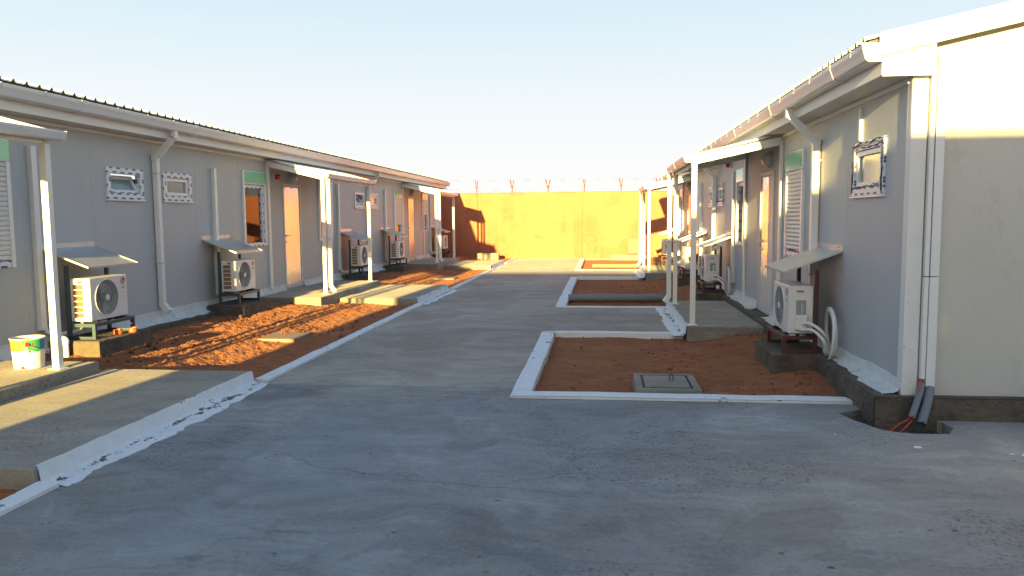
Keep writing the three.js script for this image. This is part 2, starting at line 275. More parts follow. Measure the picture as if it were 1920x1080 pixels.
// ------------------------------------------------------------------ ground, paving, kerbs
const XL = -6.318, XR = 2.42;
{
  const g = new THREE.PlaneGeometry(600, 600); g.rotateX(-Math.PI / 2); g.translate(0, -.45, 0);
  struct('ground', g, M.sand, 'flat red sandy ground reaching out around the compound', 'ground');
}
const pit = wobbly([[1.98, -6.56], [2.06, -6.28], [2.16, -6.06], [2.36, -5.96], [2.6, -6.0], [2.72, -6.16], [2.70, -6.34], [2.62, -6.44], [2.4, -6.66], [2.2, -6.72]], .05, .03, 6);
struct('forecourt', slabShape([[-3.36, 3.6], [-3.36, -7.258], [-2.9,-7.254], [-2.2, -7.259], [-1.6, -7.252], [-.83, -7.258], [-.83, -6.88], [2.2, -6.88], [2.4, -6.8], [9, -6.8], [9, 3.6]].reverse(), -.1, 0, [pit]), M.forecourt, 'blue grey trowelled concrete forecourt with stains and dark specks', 'concrete paving');
struct('path', slabShape([[-3.39, -7.272],  [-3.39, -30.98], [2.2, -30.98], [2.2, -30.3], [-.81, -30.3], [-.81, -23.85], [1.16, -23.85], [1.16, -20.95], [-.81, -20.95], [-.81, -13.95], [1.16, -13.95], [1.16, -10.9], [-.81, -10.9], [-.81, -7.272]], -.1, .001), M.path, 'brownish concrete footpath running between the two buildings', 'footpath');
{ // bowl of soil under the broken-out hole
  const st = []; for (let i = 0; i <= 24; i++) { const r = []; for (let j = 0; j <= 16; j++) { const x = 1.86 + 1.0 * i / 24, z = -6.85 + 1.0 * j / 16; const d = Math.hypot((x - 2.36) / .42, (z + 6.28) / .40); r.push([x, -.06 - .30 * Math.max(0, 1 - d * d) + .035 * wn(x * 9, z * 9, 3), z]); } st.push(r); }
  struct('cable_pit', strip(st), M.footing, 'dark damp soil in a hole broken through the concrete', 'pit');
}
function kerb(a, b, w, y0, y1, name, label, amp = .014) {   // painted concrete strip from a to b (x,z); w to its right-hand side
  const dx = b[0] - a[0], dz = b[1] - a[1], L = Math.hypot(dx, dz), ux = dx / L, uz = dz / L, nx = -uz, nz = ux, n = Math.ceil(L / .06), st = [];
  for (let i = 0; i <= n; i++) {
    const t = L * i / n, e0 = amp * wn(a[0] * 3 + t * 3.3, a[1] + 2, 4, .6), e1 = w + amp * wn(a[0] * 5 + t * 2.9, a[1] + 31, 4, .6), h = y1 + .006 * wn(t * 2, a[0] + a[1], 3);
    const q = (o, y) => [a[0] + ux * t + nx * o, y, a[1] + uz * t + nz * o];
    st.push([q(e0, y0), q(e0, h - .008), q(e0 + .009, h), q((e0 + e1) / 2, h + .003 + .003 * wn(t * 7, 3)), q(e1 - .009, h), q(e1, h - .008), q(e1, y0)]);
  }
  struct(name, creased(strip(st, true), .5), M.paint, label, 'kerb');
}
// left side: low strip between dirt and path, riser paint along the three step slabs
const DL = [5.23, 15.23, 25.23];                              // door centres (distance from the camera plane) on the left
const ordS = ['third', 'second', 'first'];
kerb([-3.52, -7.35], [-3.52, -14.25], .14, -.1, .03, 'kerb', 'white painted strip between trampled soil and footpath, second from the orange wall');
kerb([-3.52, -17.35], [-3.52, -24.2], .14, -.1, .03, 'kerb', 'white painted strip along the sunlit soil nearer the orange wall');
kerb([-3.5, -27.35], [-3.5, -30.9], .13, -.1, .03, 'kerb', 'short white painted strip ending at the orange wall');
kerb([-3.5, -2.0], [-3.5, -4.3], .14, -.1, .03, 'kerb', 'white painted strip beside dark soil before the wide step slab');
DL.forEach((d, i) => {
  const z0 = -(d - .95), z1 = -(d + 2.1);
  struct('step_slab', slabShape(wobbly([[-5.1, z0], [-3.51, z0], [-3.51, z1], [-5.1, z1]], .12, .014, 3), -.12, .12, [], .012), M.slab, `low concrete step slab with whitewashed edge, ${ordS[i]} from the orange wall`, 'step');
  const st = []; const n = 60;
  for (let k = 0; k <= n; k++) { const z = z0 - .03 + (z1 - z0 + .06) * k / n, w = .19 + .07 * wn(z * 1.7, 5 + i, 3) + .03 * wn(z * 9, 2, 2), e = .012 * wn(z * 3, 17), t = .018 + .016 * wn(z * 5, 44, 3, .6); st.push([[-3.515 - t, .1235, z], [-3.512 + e * .4, .126, z], [-3.502 + e, .105, z], [-3.490 + e, .03, z], [-3.465 + e, .012, z], [-3.44, .008, z], [-3.50 + w * .8, .007, z], [-3.50 + w + .02, .001, z]]); }
  struct('kerb', creased(strip(st), .9), M.paintEdge, `scuffed whitewash down the edge of the step slab, ${ordS[i]} from the orange wall`, 'kerb');
  struct('door_slab', slabShape(wobbly([[XL + .02, -(d - 1.85)], [-5.06, -(d - 1.85)], [-5.06, -(d + 1.92)], [XL + .02, -(d + 1.92)]], .15, .012, 3), -.1, .23, [], .012), M.slab, `raised concrete slab under the blue-stand building's canopy, ${ordS[i]} from the orange wall`, 'slab');
});
// right side: planting beds framed by strips, slabs below the canopies
const bedsR = [[-6.90, -10.85, 'with the manhole cover'], [-13.95, -20.95, 'crossed by a grey pipe'], [-23.85, -30.2, 'lit by sun next to the orange wall']];
bedsR.forEach(([z0, z1, w], i) => {
  kerb([-.84, z0 - .0], [-.84, z1], .19, -.14, .022, 'kerb', `broad white strip along the footpath at the bed ${w}`, .012);
  if (i === 0) kerb([-.80, z0 + .02], [2.2, z0 + .02], -.17, -.14, .026, 'kerb', 'white strip at the forecourt edge of the bed with the manhole cover', .012);
  else kerb([-.66, z0 - .12], [1.14, z0 - .12], .11, -.14, .02, 'kerb', `narrow white cross strip, forecourt end of the bed ${w}`);
  if (i < 2) kerb([-.66, z1 - .08], [1.14, z1 - .08], .11, -.14, .024, 'kerb', `narrow white cross strip, orange-wall end of the bed ${w}`);
});
const DR = [11.73, 21.73];
DR.forEach((d, i) => {
  const z0 = -(d - 1.08), z1 = -(d + 2.2);
  struct('door_slab', slabShape(wobbly([[1.17, z0], [XR - .02, z0], [XR - .02, z1], [1.17, z1]], .15, .012, 3), -.12, .14, [], .012), M.slab, `raised concrete slab under the brown-stand building's canopy, ${['second', 'first'][i]} from the orange wall`, 'slab');
  const st = []; for (let k = 0; k <= 50; k++) { const z = z0 + (z1 - z0) * k / 50, w = .16 + .07 * wn(z * 2, 8 + i, 4, .65); st.push([[1.20 + .015 * wn(z * 5, 3), .143, z], [1.165, .147, z], [1.157, .125, z], [1.148, .04, z], [1.12, .014, z], [1.10, .009, z], [1.13 - w, .008, z], [1.12 - w, .002, z]]); }
  struct('kerb', creased(strip(st), .9), M.paintEdge, `splashed whitewash on the edge of the door slab, ${['second', 'first'][i]} from the orange wall`, 'kerb');
});
function bed(x0, x1, z0, z1, res, h, label, clods, big) {
  const nx = Math.round((x1 - x0) / res), nz = Math.round((z0 - z1) / res), st = [];
  for (let j = 0; j <= nz; j++) { const z = z0 + (z1 - z0) * j / nz, r = []; for (let i = 0; i <= nx; i++) { const x = x0 + (x1 - x0) * i / nx; r.push([x, h(x, z), z]); } st.push(r); }
  const m = struct('soil', strip(st), M.dirt, label, 'soil');
  const g = new THREE.IcosahedronGeometry(1, 1); const p = g.attributes.position; for (let i = 0; i < p.count; i++) { const f = 1 + .32 * wn(p.getX(i) * 1.7 + p.getZ(i), p.getY(i) * 1.7 + 9); p.setXYZ(i, p.getX(i) * f, p.getY(i) * f * .72, p.getZ(i) * f); } g.computeVertexNormals();
  const im = new THREE.InstancedMesh(g, M.dirt, clods), q = new THREE.Matrix4(), e = new THREE.Euler(), Q = new THREE.Quaternion();
  for (let k = 0; k < clods; k++) {
    let x, z, t = 0; do { x = rr(x0 + .08, x1 - .06); z = rr(z1, z0); t++; } while (t < 6 && wn(x * 1.1, z * .8, 3) < rnd() * .5 - .1);
    const s = (.004 + big * Math.pow(rnd(), 7)); e.set(rnd() * 6, rnd() * 6, rnd() * 6); Q.setFromEuler(e);
    q.compose(new THREE.Vector3(x, h(x, z) + s * .3, z), Q, new THREE.Vector3(s, s, s)); im.setMatrixAt(k, q); const c = rr(.75, 1.35); im.setColorAt(k, lin(c, c * rr(.95, 1.1), c * rr(.9, 1.3)));
  }
  im.name = numbered('soil_clods'); im.userData = { kind: 'stuff', label: label.replace(/^\S+ /, 'loose clods and pebbles on '), category: 'clods' }; shade(im); scene.add(im); return m;
}
const hL = (x, z) => .135 * sstep(-4.0, -6.0, x) - .012 + .026 * wn(x * .9, z * .7, 2) + (.012 + .013 * sstep(-3.7, -4.6, x)) * wn(x * 4, z * 3, 5, .62) + .011 * wn(x * 17, z * 15, 3, .6) * sstep(-3.6, -4.4, x) + .010 * sstep(.25, .6, wn(x * 8 + 3, z * 8, 3)) * sstep(-3.8, -4.6, x);
bed(-6.2, -3.47, -7.2, -14.5, .028, hL, 'trampled red soil between the two door slabs, streaked with sun', 1000, .026);
bed(-6.2, -3.47, -17.2, -24.4, .045, (x, z) => .135 * sstep(-4.4, -6.0, x) - .012 + .016 * wn(x * .9, z * .7, 2) + .010 * wn(x * 5, z * 5, 4, .6), 'sunlit red soil between the step slabs nearer the orange wall', 500, .022);
bed(-6.2, -3.45, -27.2, -30.95, .06, hL, 'sunlit red soil strip at the foot of the orange wall', 300, .03);
bed(-5.2, -3.45, -1.5, -4.4, .05, (x, z) => -.03 + .02 * wn(x * 3, z * 3, 4), 'dark soil before the wide step slab', 200, .02);
const hR = (x, z) => -.06 + .12 * sstep(1.2, 2.15, x) * (.25 + .75 * sstep(-6.95, -7.9, z)) + .014 * wn(x * 1.2, z * 1.2, 2) + .014 * wn(x * 5, z * 5, 5, .6);
bed(-.70, 2.45, -6.86, -10.95, .03, hR, 'raked red soil around the manhole cover', 700, .012);
bed(-.70, 2.45, -13.9, -21.0, .05, hR, 'shaded red soil under the grey pipe', 500, .016);
bed(-.70, 2.45, -23.8, -30.3, .07, hR, 'sunlit red soil bed nearest the orange wall', 400, .02);

// ------------------------------------------------------------------ prefab buildings
function ribbed(w, L, drop, pitch) {                          // ribbed sheet: ribs run along +x (L metres, falling by drop), width w along z, origin at centre top
  const prof = []; const n = Math.max(1, Math.round(w / pitch)), p = w / n; for (let i = 0; i < n; i++) { const z = -w / 2 + i * p; prof.push([z, 0], [z + p * .5 - .034, 0], [z + p * .5 - .017, .036], [z + p * .5 + .017, .036], [z + p * .5 + .034, 0]); } prof.push([w / 2, 0]);
  return creased(strip(prof.map(([z, y]) => [[0, y, z], [L, y - drop, z]])), .2);
}
function gutterGeo(L) {                                       // length along z, open top, back at x = 0, bottom y = 0
  const s = new THREE.Shape([[0, .135], [0, .012], [.012, 0], [.095, .002], [.118, .016], [.132, .06], [.148, .10], [.152, .13], [.142, .135], [.136, .10], [.120, .064], [.108, .026], [.092, .012], [.016, .011], [.010, .02], [.010, .135]].map(p => new THREE.Vector2(...p)));
  const g = new THREE.ExtrudeGeometry(s, { depth: L, bevelEnabled: false, steps: 1 }); g.translate(0, 0, -L / 2); return g;
}
const capShape = new THREE.Shape([[0, .138], [0, 0], [.1, 0], [.125, .02], [.14, .07], [.156, .138]].map(p => new THREE.Vector2(...p)));
const SL = .21;                                               // roof slope

function filmedFrame(w, b, ss, y0, y1, n0, n1, bw, mat, name) { // four bars round an opening; b maps (s,n,y)
  const [s0, s1] = ss; const L = [];
  L.push([s0, s1, y1 - bw, y1], [s0, s1, y0, y0 + bw], [s0, s0 + bw, y0 + bw, y1 - bw], [s1 - bw, s1, y0 + bw, y1 - bw]);
  for (const [a, c, d, e] of L) b(w, name, mat, [a, c], [n0, n1], [d, e], .004);
}
function building({ side, s0, s1, W, base, label, openings, joints, endOverhang = .13, length }) {
  const X = side > 0 ? XL : XR, half = 3.3;
  const T = thing('prefab_building', label, 'building', [X, 0, -(s0 + s1) / 2]); const cz = -(s0 + s1) / 2;
  const put = (par, off = [0, 0, 0]) => (parent, name, mat, ss, nn, yy, r = 0) => part(parent, name, bx(Math.abs(nn[1] - nn[0]), yy[1] - yy[0], ss[1] - ss[0], r), mat, [side * (nn[0] + nn[1]) / 2 - off[0], (yy[0] + yy[1]) / 2 - off[1], -(ss[0] + ss[1]) / 2 - cz - off[2]]);
  const b = put(T); const L = s1 - s0;
  b(T, 'footing', M.footing, [s0 - .08, s1 + .05], [-2 * half, .24], [-.5, .19], .012);
  // front wall: panels with real openings
  const mat4 = new THREE.Matrix4().set(0, 0, -side, 0, 0, 1, 0, 0, -1, 0, 0, 0, 0, 0, 0, 1);
  for (let i = 0; i + 1 < joints.length; i++) {
    const a = joints[i], c = joints[i + 1]; const sh = new THREE.Shape([[a, base - .08], [c, base - .08], [c, W], [a, W]].map(p => new THREE.Vector2(...p)));
    for (const o of openings) if (o.s[0] > a && o.s[1] < c) { const m = .012, y0 = Math.max(o.y[0] + m, base - .06); sh.holes.push(new THREE.Path([[o.s[0] + m, y0], [o.s[0] + m, o.y[1] - m], [o.s[1] - m, o.y[1] - m], [o.s[1] - m, y0]].map(p => new THREE.Vector2(...p)))); }
    const g = new THREE.ExtrudeGeometry(sh, { depth: .056, bevelEnabled: true, bevelSize: .003, bevelThickness: .003, bevelOffset: -.003, bevelSegments: 1 }); g.translate(0, 0, .003); tf(g, mat4);
    part(T, 'wall_panel', g, M.wall, [0, 0, -cz]);
  }
  // ends, back, floor
  const ridge = W + .17 + SL * (half + .35);
  const endShape = (a, c, lo, hi) => new THREE.Shape([[a, lo], [c, lo], [c, hi ?? W + .17 + SL * (half + .3 - Math.abs(c - half))], ...(a < half && c > half && hi === undefined ? [[half, ridge - .02]] : []), [a, hi ?? W + .17 + SL * (half + .3 - Math.abs(a - half))]].map(p => new THREE.Vector2(...p)));
  for (const [sz, dir] of [[s0, 1], [s1, -1]]) {
    const pieces = [[.003, 1.15], [1.15, 2.3], [2.3, 3.45], [3.45, 4.6], [4.6, 5.75], [5.75, 2 * half]];
    for (const [a, c] of pieces) for (const [lo, hi] of [[base - .08, W - .22], [W - .22, undefined]]) {
      const g = new THREE.ExtrudeGeometry(endShape(a, c, lo, hi), { depth: .05, bevelEnabled: true, bevelSize: .002, bevelThickness: .002, bevelOffset: -.002, bevelSegments: 1 });
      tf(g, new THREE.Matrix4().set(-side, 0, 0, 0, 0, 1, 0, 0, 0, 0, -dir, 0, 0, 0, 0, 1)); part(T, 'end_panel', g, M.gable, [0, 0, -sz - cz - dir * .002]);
    }
  }
  b(T, 'rear_wall', M.wall, [s0, s1], [-2 * half, -2 * half + .06], [base - .08, W]);
  b(T, 'floor', M.deck, [s0 + .06, s1 - .06], [-2 * half + .06, -.062], [base - .1, base]);
  for (const s of [s0, s1]) { const d = s === s0 ? -1 : 1; b(T, 'corner_trim', M.cornerTrim, [s - .02 + d * .008, s + .02 + d * .008], [-.105, .014], [base - .06, W - .005], .003); b(T, 'corner_trim', M.cornerTrim, s === s0 ? [s - .004, s + .075] : [s - .075, s + .004], [.003, .012], [base - .06, W - .005], .002); }
  // eave: soffit, fascia, gutter, roof
  const e0 = s0 - endOverhang, e1 = s1 + endOverhang;
  b(T, 'soffit', M.soffit, [e0 + .02, e1 - .02], [-.03, .262], [W, W + .014]);
  b(T, 'fascia', M.trim, [e0 + .01, e1 - .01], [.262, .278], [W - .004, W + .19], .003);
  b(T, 'wall_cap', M.trim, [s0 + .05, s1 - .05], [0, .022], [W - .045, W - .002], .003);
  const gt = part(T, 'gutter', gutterGeo(e1 - e0), M.gutter, [side * .28, W + .10, 0]); if (side < 0) gt.rotation.y = Math.PI;
  for (const z of [-(e1 - e0) / 2, (e1 - e0) / 2 - .004]) part(gt, 'end_cap', new THREE.ExtrudeGeometry(capShape, { depth: .004, bevelEnabled: true, bevelSize: .003, bevelThickness: .002, bevelSegments: 1 }), M.gutter, [0, 0, z]);
  const brk = merge([bx(.003, .05, .014).translate(.150, .112, 0), bx(.15, .004, .014).translate(.076, .137, 0)]);
  const jnt = (() => { const g = gutterGeo(.12); g.scale(1.045, 1.06, 1); g.translate(-.003, -.006, 0); return g; })();
  for (let s = e0 + .3, k = 0; s < e1; s += .62, k++) { part(gt, k % 4 === 1 ? 'gutter_joint' : 'gutter_bracket', k % 4 === 1 ? jnt : brk, k % 4 === 1 ? M.gutter : M.joint, [0, 0, (-s - cz) * side]); }
  const LR = half + .41, nS = Math.round((e1 - e0) / 1.11), wS = (e1 - e0) / nS, sheet = ribbed(wS, LR, SL * LR, .185); sheet.translate(-LR, SL * LR, 0);
  for (let i = 0; i < nS; i++) for (const back of [0, 1]) { const m = part(T, 'roof_sheet', sheet, M.roof, [side * (back ? -2 * half - .40 : .40), W + .262, -(e0 + wS * (i + .5)) - cz]); if ((side < 0) !== !!back) m.rotation.y = Math.PI; }
  const deck = new THREE.Shape([[.38, W + .238], [.38, W + .256], [-half, W + .256 + SL * (half + .38)], [-2 * half - .38, W + .256], [-2 * half - .38, W + .238], [-half, W + .19 + SL * (half + .38)]].map(p => new THREE.Vector2(...p)));
  const dg = new THREE.ExtrudeGeometry(deck, { depth: L + endOverhang * 2 - .04, bevelEnabled: false }); dg.translate(0, 0, -(L + endOverhang * 2 - .04) / 2); if (side < 0) tf(dg, new THREE.Matrix4().makeScale(-1, 1, 1)); part(T, 'roof_deck', dg, M.deck);
  // rake boards on the gable ends and the closing piece under the eave
  for (const [e, d] of [[e0, -1], [e1, 1]]) {
    const rk = new THREE.Shape([[.31, W + .135], [.31, W + .31], [-half, W + .31 + SL * (half + .31)], [-2 * half - .31, W + .31], [-2 * half - .31, W + .135], [-half, W + .155 + SL * (half + .31)]].map(p => new THREE.Vector2(...p)));
    const g = new THREE.ExtrudeGeometry(rk, { depth: .018, bevelEnabled: true, bevelSize: .003, bevelThickness: .003, bevelOffset: -.003, bevelSegments: 1 }); if (side < 0) tf(g, new THREE.Matrix4().makeScale(-1, 1, 1));
    part(T, 'rake_board', g, M.trim, [0, 0, -e - cz - (d < 0 ? -.004 : .022)]);
    const cs = new THREE.Shape([[.272, W - .012], [.272, W + .16], [-.115, W + .16 + SL * .387], [-.115, W - .012]].map(p => new THREE.Vector2(...p)));
    const cg = new THREE.ExtrudeGeometry(cs, { depth: .022, bevelEnabled: true, bevelSize: .002, bevelThickness: .002, bevelOffset: -.002, bevelSegments: 1 }); if (side < 0) tf(cg, new THREE.Matrix4().makeScale(-1, 1, 1));
    part(T, 'eave_closure', cg, M.trim, [0, 0, -e - cz + (d < 0 ? -.036 : .012)]);
  }
  b(T, 'ridge_cap', M.trim, [e0, e1], [-half - .14, -half + .14], [ridge + .06, ridge + .075], .004);
  // trowelled plaster fillet at the foot of the wall
  for (let a = s0; a < s1 - .01;) {
    const blockers = openings.filter(o => o.kind === 'door' && o.s[1] > a).sort((p, q) => p.s[0] - q.s[0]); const nx = blockers.length ? blockers[0].s[0] - .03 : s1; const c = Math.min(nx, s1);
    const st = []; const n = Math.max(2, Math.ceil((c - a) / .07)); for (let k = 0; k <= n; k++) { const s = a + (c - a) * k / n, w = .125 + .07 * wn(s * 1.6, 3 + side, 4, .62) + .03 * wn(s * 8, 9, 2), h = base + .05 + .02 * wn(s * 2, 77, 3); const q = (nn, y) => [side * nn, y, -s - cz]; const row = [q(.001, h + .012), q(.007, h), q(.014, h - .05), q(.025, base - .03), q(w * .45, Math.max(.203, base - .072)), q(w, Math.max(.197, base - .115)), q(w + .012, .186)]; st.push(row); }
    part(T, 'plaster_fillet', strip(st), M.plaster); if (!blockers.length) break; a = blockers[0].s[1] + .03;
  }
  // windows and doors
  for (const o of openings) {
    const w = grp(T, o.kind === 'door' ? 'door' : 'window', [0, 0, 0]); if (o.label) w.userData.label = o.label;
    const [a, c] = o.s, [y0, y1] = o.y;
    if (o.kind === 'small') {
      filmedFrame(w, b, o.s, y0, y1, -.055, .022, .08, M.tape, 'frame');
      b(w, 'sill', M.frame, [a - .015, c + .015], [-.01, .034], [y0 - .018, y0 - .001], .003);
      const ia = a + .08, ic = c - .08, j0 = y0 + .08, j1 = y1 - .08;
      if (o.open) { // bottom-hung sash tipped inwards
        const sg = new THREE.Group(); const bars = [[(ic - ia), .045, 0, .0225], [(ic - ia), .045, 0, j1 - j0 - .0225]]; const th = .42 * -side;
        const rot = [0, 0, -th]; const base0 = [side * -.02, j0, -(a + c) / 2 - cz]; void sg; void bars;
        const mk = (name, mat, sz, off) => { const g = bx(...sz, .003); g.translate(side * off[0], off[1], off[2]); part(w, name, g, mat, base0, rot); };
        const hh = j1 - j0, ww = ic - ia;
        mk('sash', M.tape, [.04, .05, ww], [0, .025, 0]); mk('sash', M.frame, [.04, .05, ww], [0, hh - .025, 0]); mk('sash', M.frame, [.04, hh - .1, .05], [0, hh / 2, ww / 2 - .025]); mk('sash', M.frame, [.04, hh - .1, .05], [0, hh / 2, -ww / 2 + .025]); mk('pane', M.frost, [.008, hh - .09, ww - .09], [0, hh / 2, 0]);
      } else {
        filmedFrame(w, b, [ia + .004, ic - .004], j0 + .004, j1 - .004, -.045, .006, .045, M.frame, 'sash');
        b(w, 'pane', M.frost, [ia + .045, ic - .045], [-.03, -.022], [j0 + .045, j1 - .045]);
      }
      if (o.torn) { for (let k = 0; k < 9; k++) { const e = k % 4, pts = []; for (let t = 0; t <= 9; t++) { const u = t / 9, wv = .012 * wn(u * 8 + k * 5, k, 3) * 2; let s, y; if (e === 0) { s = a + .02 + (c - a - .04) * u; y = y1 - .02 - .035 * (k / 9) + wv; } else if (e === 1) { s = a + .03 + wv; y = y0 + .03 + (y1 - y0 - .06) * u; } else if (e === 2) { s = c - .035 + wv; y = y0 + .03 + (y1 - y0 - .06) * u; } else { s = a + .09 + (c - a - .18) * u; y = y0 + .085 + wv; } pts.push([side * (.024 + .004 * rnd()), y, -s - cz]); } part(w, 'torn_tape_edge', tube(pts, .0035, 5, 30), M.rubber); } }
    } else if (o.kind === 'tall') {
      const bxh = .235;
      b(w, 'shutter_box', M.frame, [a, c], [-.05, .034], [y1 - bxh, y1], .006);
      b(w, 'green_film', M.green, [a + .05, c - .004], [.036, .039], [y1 - bxh + .015, y1 - .012]);
      b(w, 'guide_rail', M.frame, [a, a + .055], [-.05, .036], [y0, y1 - bxh - .002], .004); b(w, 'guide_rail', M.frame, [c - .055, c], [-.05, .036], [y0, y1 - bxh - .002], .004);
      b(w, 'sill', M.tape, [a + .057, c - .057], [-.05, .026], [y0, y0 + .07], .004);
      b(w, 'frame', M.tape, [a + .057, c - .057], [-.05, .004], [y1 - bxh - .072, y1 - bxh - .003], .004);
      const j0 = y0 + .072, j1 = y1 - bxh - .074; for (const [p, q] of [[a + .057, a + .115], [c - .125, c - .057]]) b(w, 'frame', M.tape, [p, q], [-.05, .002], [j0, j1], .004);
      b(w, 'pane', M.glass, [a + .115, c - .125], [-.034, -.030], [j0, j1]);
      const span = (y1 - bxh - .004) - (y0 + .072), ns = Math.round(span * o.shut / .052);
      if (ns) { const sg = (() => { const s = new THREE.Shape([[0, 0], [.006, .004], [.013, .018], [.013, .034], [.006, .047], [0, .05]].map(p => new THREE.Vector2(...p))); const g = new THREE.ExtrudeGeometry(s, { depth: c - a - .112, bevelEnabled: false }); g.translate(0, 0, -(c - a - .112) / 2); if (side < 0) tf(g, new THREE.Matrix4().makeScale(-1, 1, 1)); return g; })(); for (let k = 0; k < ns; k++) part(w, 'slat', sg, M.shutter, [side * .014, y1 - bxh - .004 - .052 * (k + 1), -(a + c) / 2 - cz]); }
    } else {
      filmedFrame(w, b, o.s, y0 - .04, y1, -.055, .014, .05, M.doorLeaf, 'frame');
      b(w, 'leaf', M.doorLeaf, [a + .052, c - .052], [-.045, -.006], [y0 + .012, y1 - .052], .003);
      b(w, 'threshold', M.dark, [a + .05, c - .05], [-.05, .010], [y0 - .036, y0 + .008]);
      // protective film, trimmed unevenly by hand
      const pts = []; const f = o.film; for (let k = 0; k <= 24; k++) pts.push([f[0] + .03 * wn(k * .45, a, 3) * (f[4] ?? 1), f[2] + (f[3] - f[2]) * k / 24]); for (let k = 0; k <= 6; k++) pts.push([f[0] + (f[1] - f[0]) * k / 6, f[3] + .02 * wn(k, a + 4)]); for (let k = 24; k >= 0; k--) pts.push([f[1] + .008 * wn(k * .4, a + 9), f[2] + (f[3] - f[2]) * k / 24]);
      const fs = new THREE.Shape(pts.map(p => new THREE.Vector2(a + p[0], y0 + p[1]))); const fg = new THREE.ExtrudeGeometry(fs, { depth: .0015, bevelEnabled: false }); tf(fg, mat4); fg.translate(side * -.002, 0, -cz); part(w, 'protective_film', fg, M.film);
      const hs = o.handle; const hz = -(hs) - cz; const hy = y0 + 1.02;
      part(w, 'handle', merge([new THREE.CylinderGeometry(.025, .025, .012, 16).rotateZ(Math.PI / 2).translate(side * .004, 0, 0), new THREE.CylinderGeometry(.009, .009, .05, 10).rotateZ(Math.PI / 2).translate(side * .03, 0, 0), bx(.016, .018, .125, .006).translate(side * .055, 0, o.lever * .05)]), M.metal, [0, hy, hz]);
      part(w, 'lock', new THREE.CylinderGeometry(.022, .022, .014, 16).rotateZ(Math.PI / 2), M.metal, [side * .004, hy - .12, hz]);
    }
  }
  return T;
}
// left building (blue stands): ten-metre module
const opL = [];
const film = (o = {}) => ({ film: [.10, .80, .03, 1.98], ...o });
opL.push({ kind: 'tall', s: [6.75, 7.62], y: [1.16, 2.52], shut: 1, label: 'window with the roller shutter fully down' });
[0, 10, 20].forEach((o, i) => {
  if (i < 2) { opL.push({ kind: 'small', s: [9.26 + o, 10.06 + o], y: [1.93, 2.345], open: true, label: 'small window with its sash tipped inwards' }); opL.push({ kind: 'small', s: [10.54 + o, 11.32 + o], y: [1.93, 2.35], label: 'small shut window with frosted pane' }); }
  const d = DL[i]; opL.push({ kind: 'door', s: [d - .445, d + .445], y: [.30, 2.36], film: [.06, .83, .03, 1.99], handle: d - .445 + .12, lever: -1 });
  opL.push({ kind: 'tall', s: [d - 2.20, d - 1.28], y: [1.16, 2.52], shut: [0, 0, .78][i], label: ['window with open shutter', 'window with clear pane and raised shutter', 'window with shutter mostly down'][i] });
  if (i) opL.push({ kind: 'tall', s: [d + 1.47, d + 2.32], y: [1.16, 2.52], shut: [0, .7, .5][i], label: 'window with half lowered shutter' });
});
building({ side: 1, s0: 2.6, s1: 29.7, W: 2.79, base: .29, label: 'long grey panel building whose air conditioners stand on blue frames', openings: opL, joints: [2.6, 4.05, 5.9, 6.6, 7.8, 8.98, 10.3, 11.46, 12.9, 14.1, 16.0, 16.6, 17.7, 18.9, 20.3, 21.46, 22.9, 24.1, 26.0, 26.6, 27.7, 28.8, 29.7] });
const opR = [];
opR.push({ kind: 'small', s: [6.98, 7.82], y: [1.82, 2.32], torn: true, label: 'small window with torn protective tape hanging off its frame' });
[0, 10].forEach((o, i) => {
  const d = DR[i];
  opR.push({ kind: 'tall', s: [9.62 + o, 10.47 + o], y: [1.12, 2.44], shut: 1, label: 'window with the roller shutter fully down' });
  opR.push({ kind: 'door', s: [d - .47, d + .47], y: [.24, 2.28], film: [.40, .86, .50, 1.97, 1.6], handle: d + .30, lever: 1 });
  opR.push({ kind: 'tall', s: [13.42 + o, 14.2 + o], y: [1.12, 2.46], shut: 0, label: 'window with raised shutter' });
  if (!i) { opR.push({ kind: 'small', s: [15.75, 16.54], y: [1.86, 2.30], torn: true }); opR.push({ kind: 'small', s: [17.0, 17.8], y: [1.86, 2.30] }); }
});
building({ side: -1, s0: 6.45, s1: 26.1, W: 2.72, base: .25, label: 'grey panel building with sunlit gable whose air conditioners stand on brown frames', openings: opR, joints: [6.45, 8.0, 9.3, 10.6, 12.6, 13.3, 14.35, 15.5, 16.78, 18.0, 19.3, 20.6, 22.6, 23.3, 24.35, 26.1] });
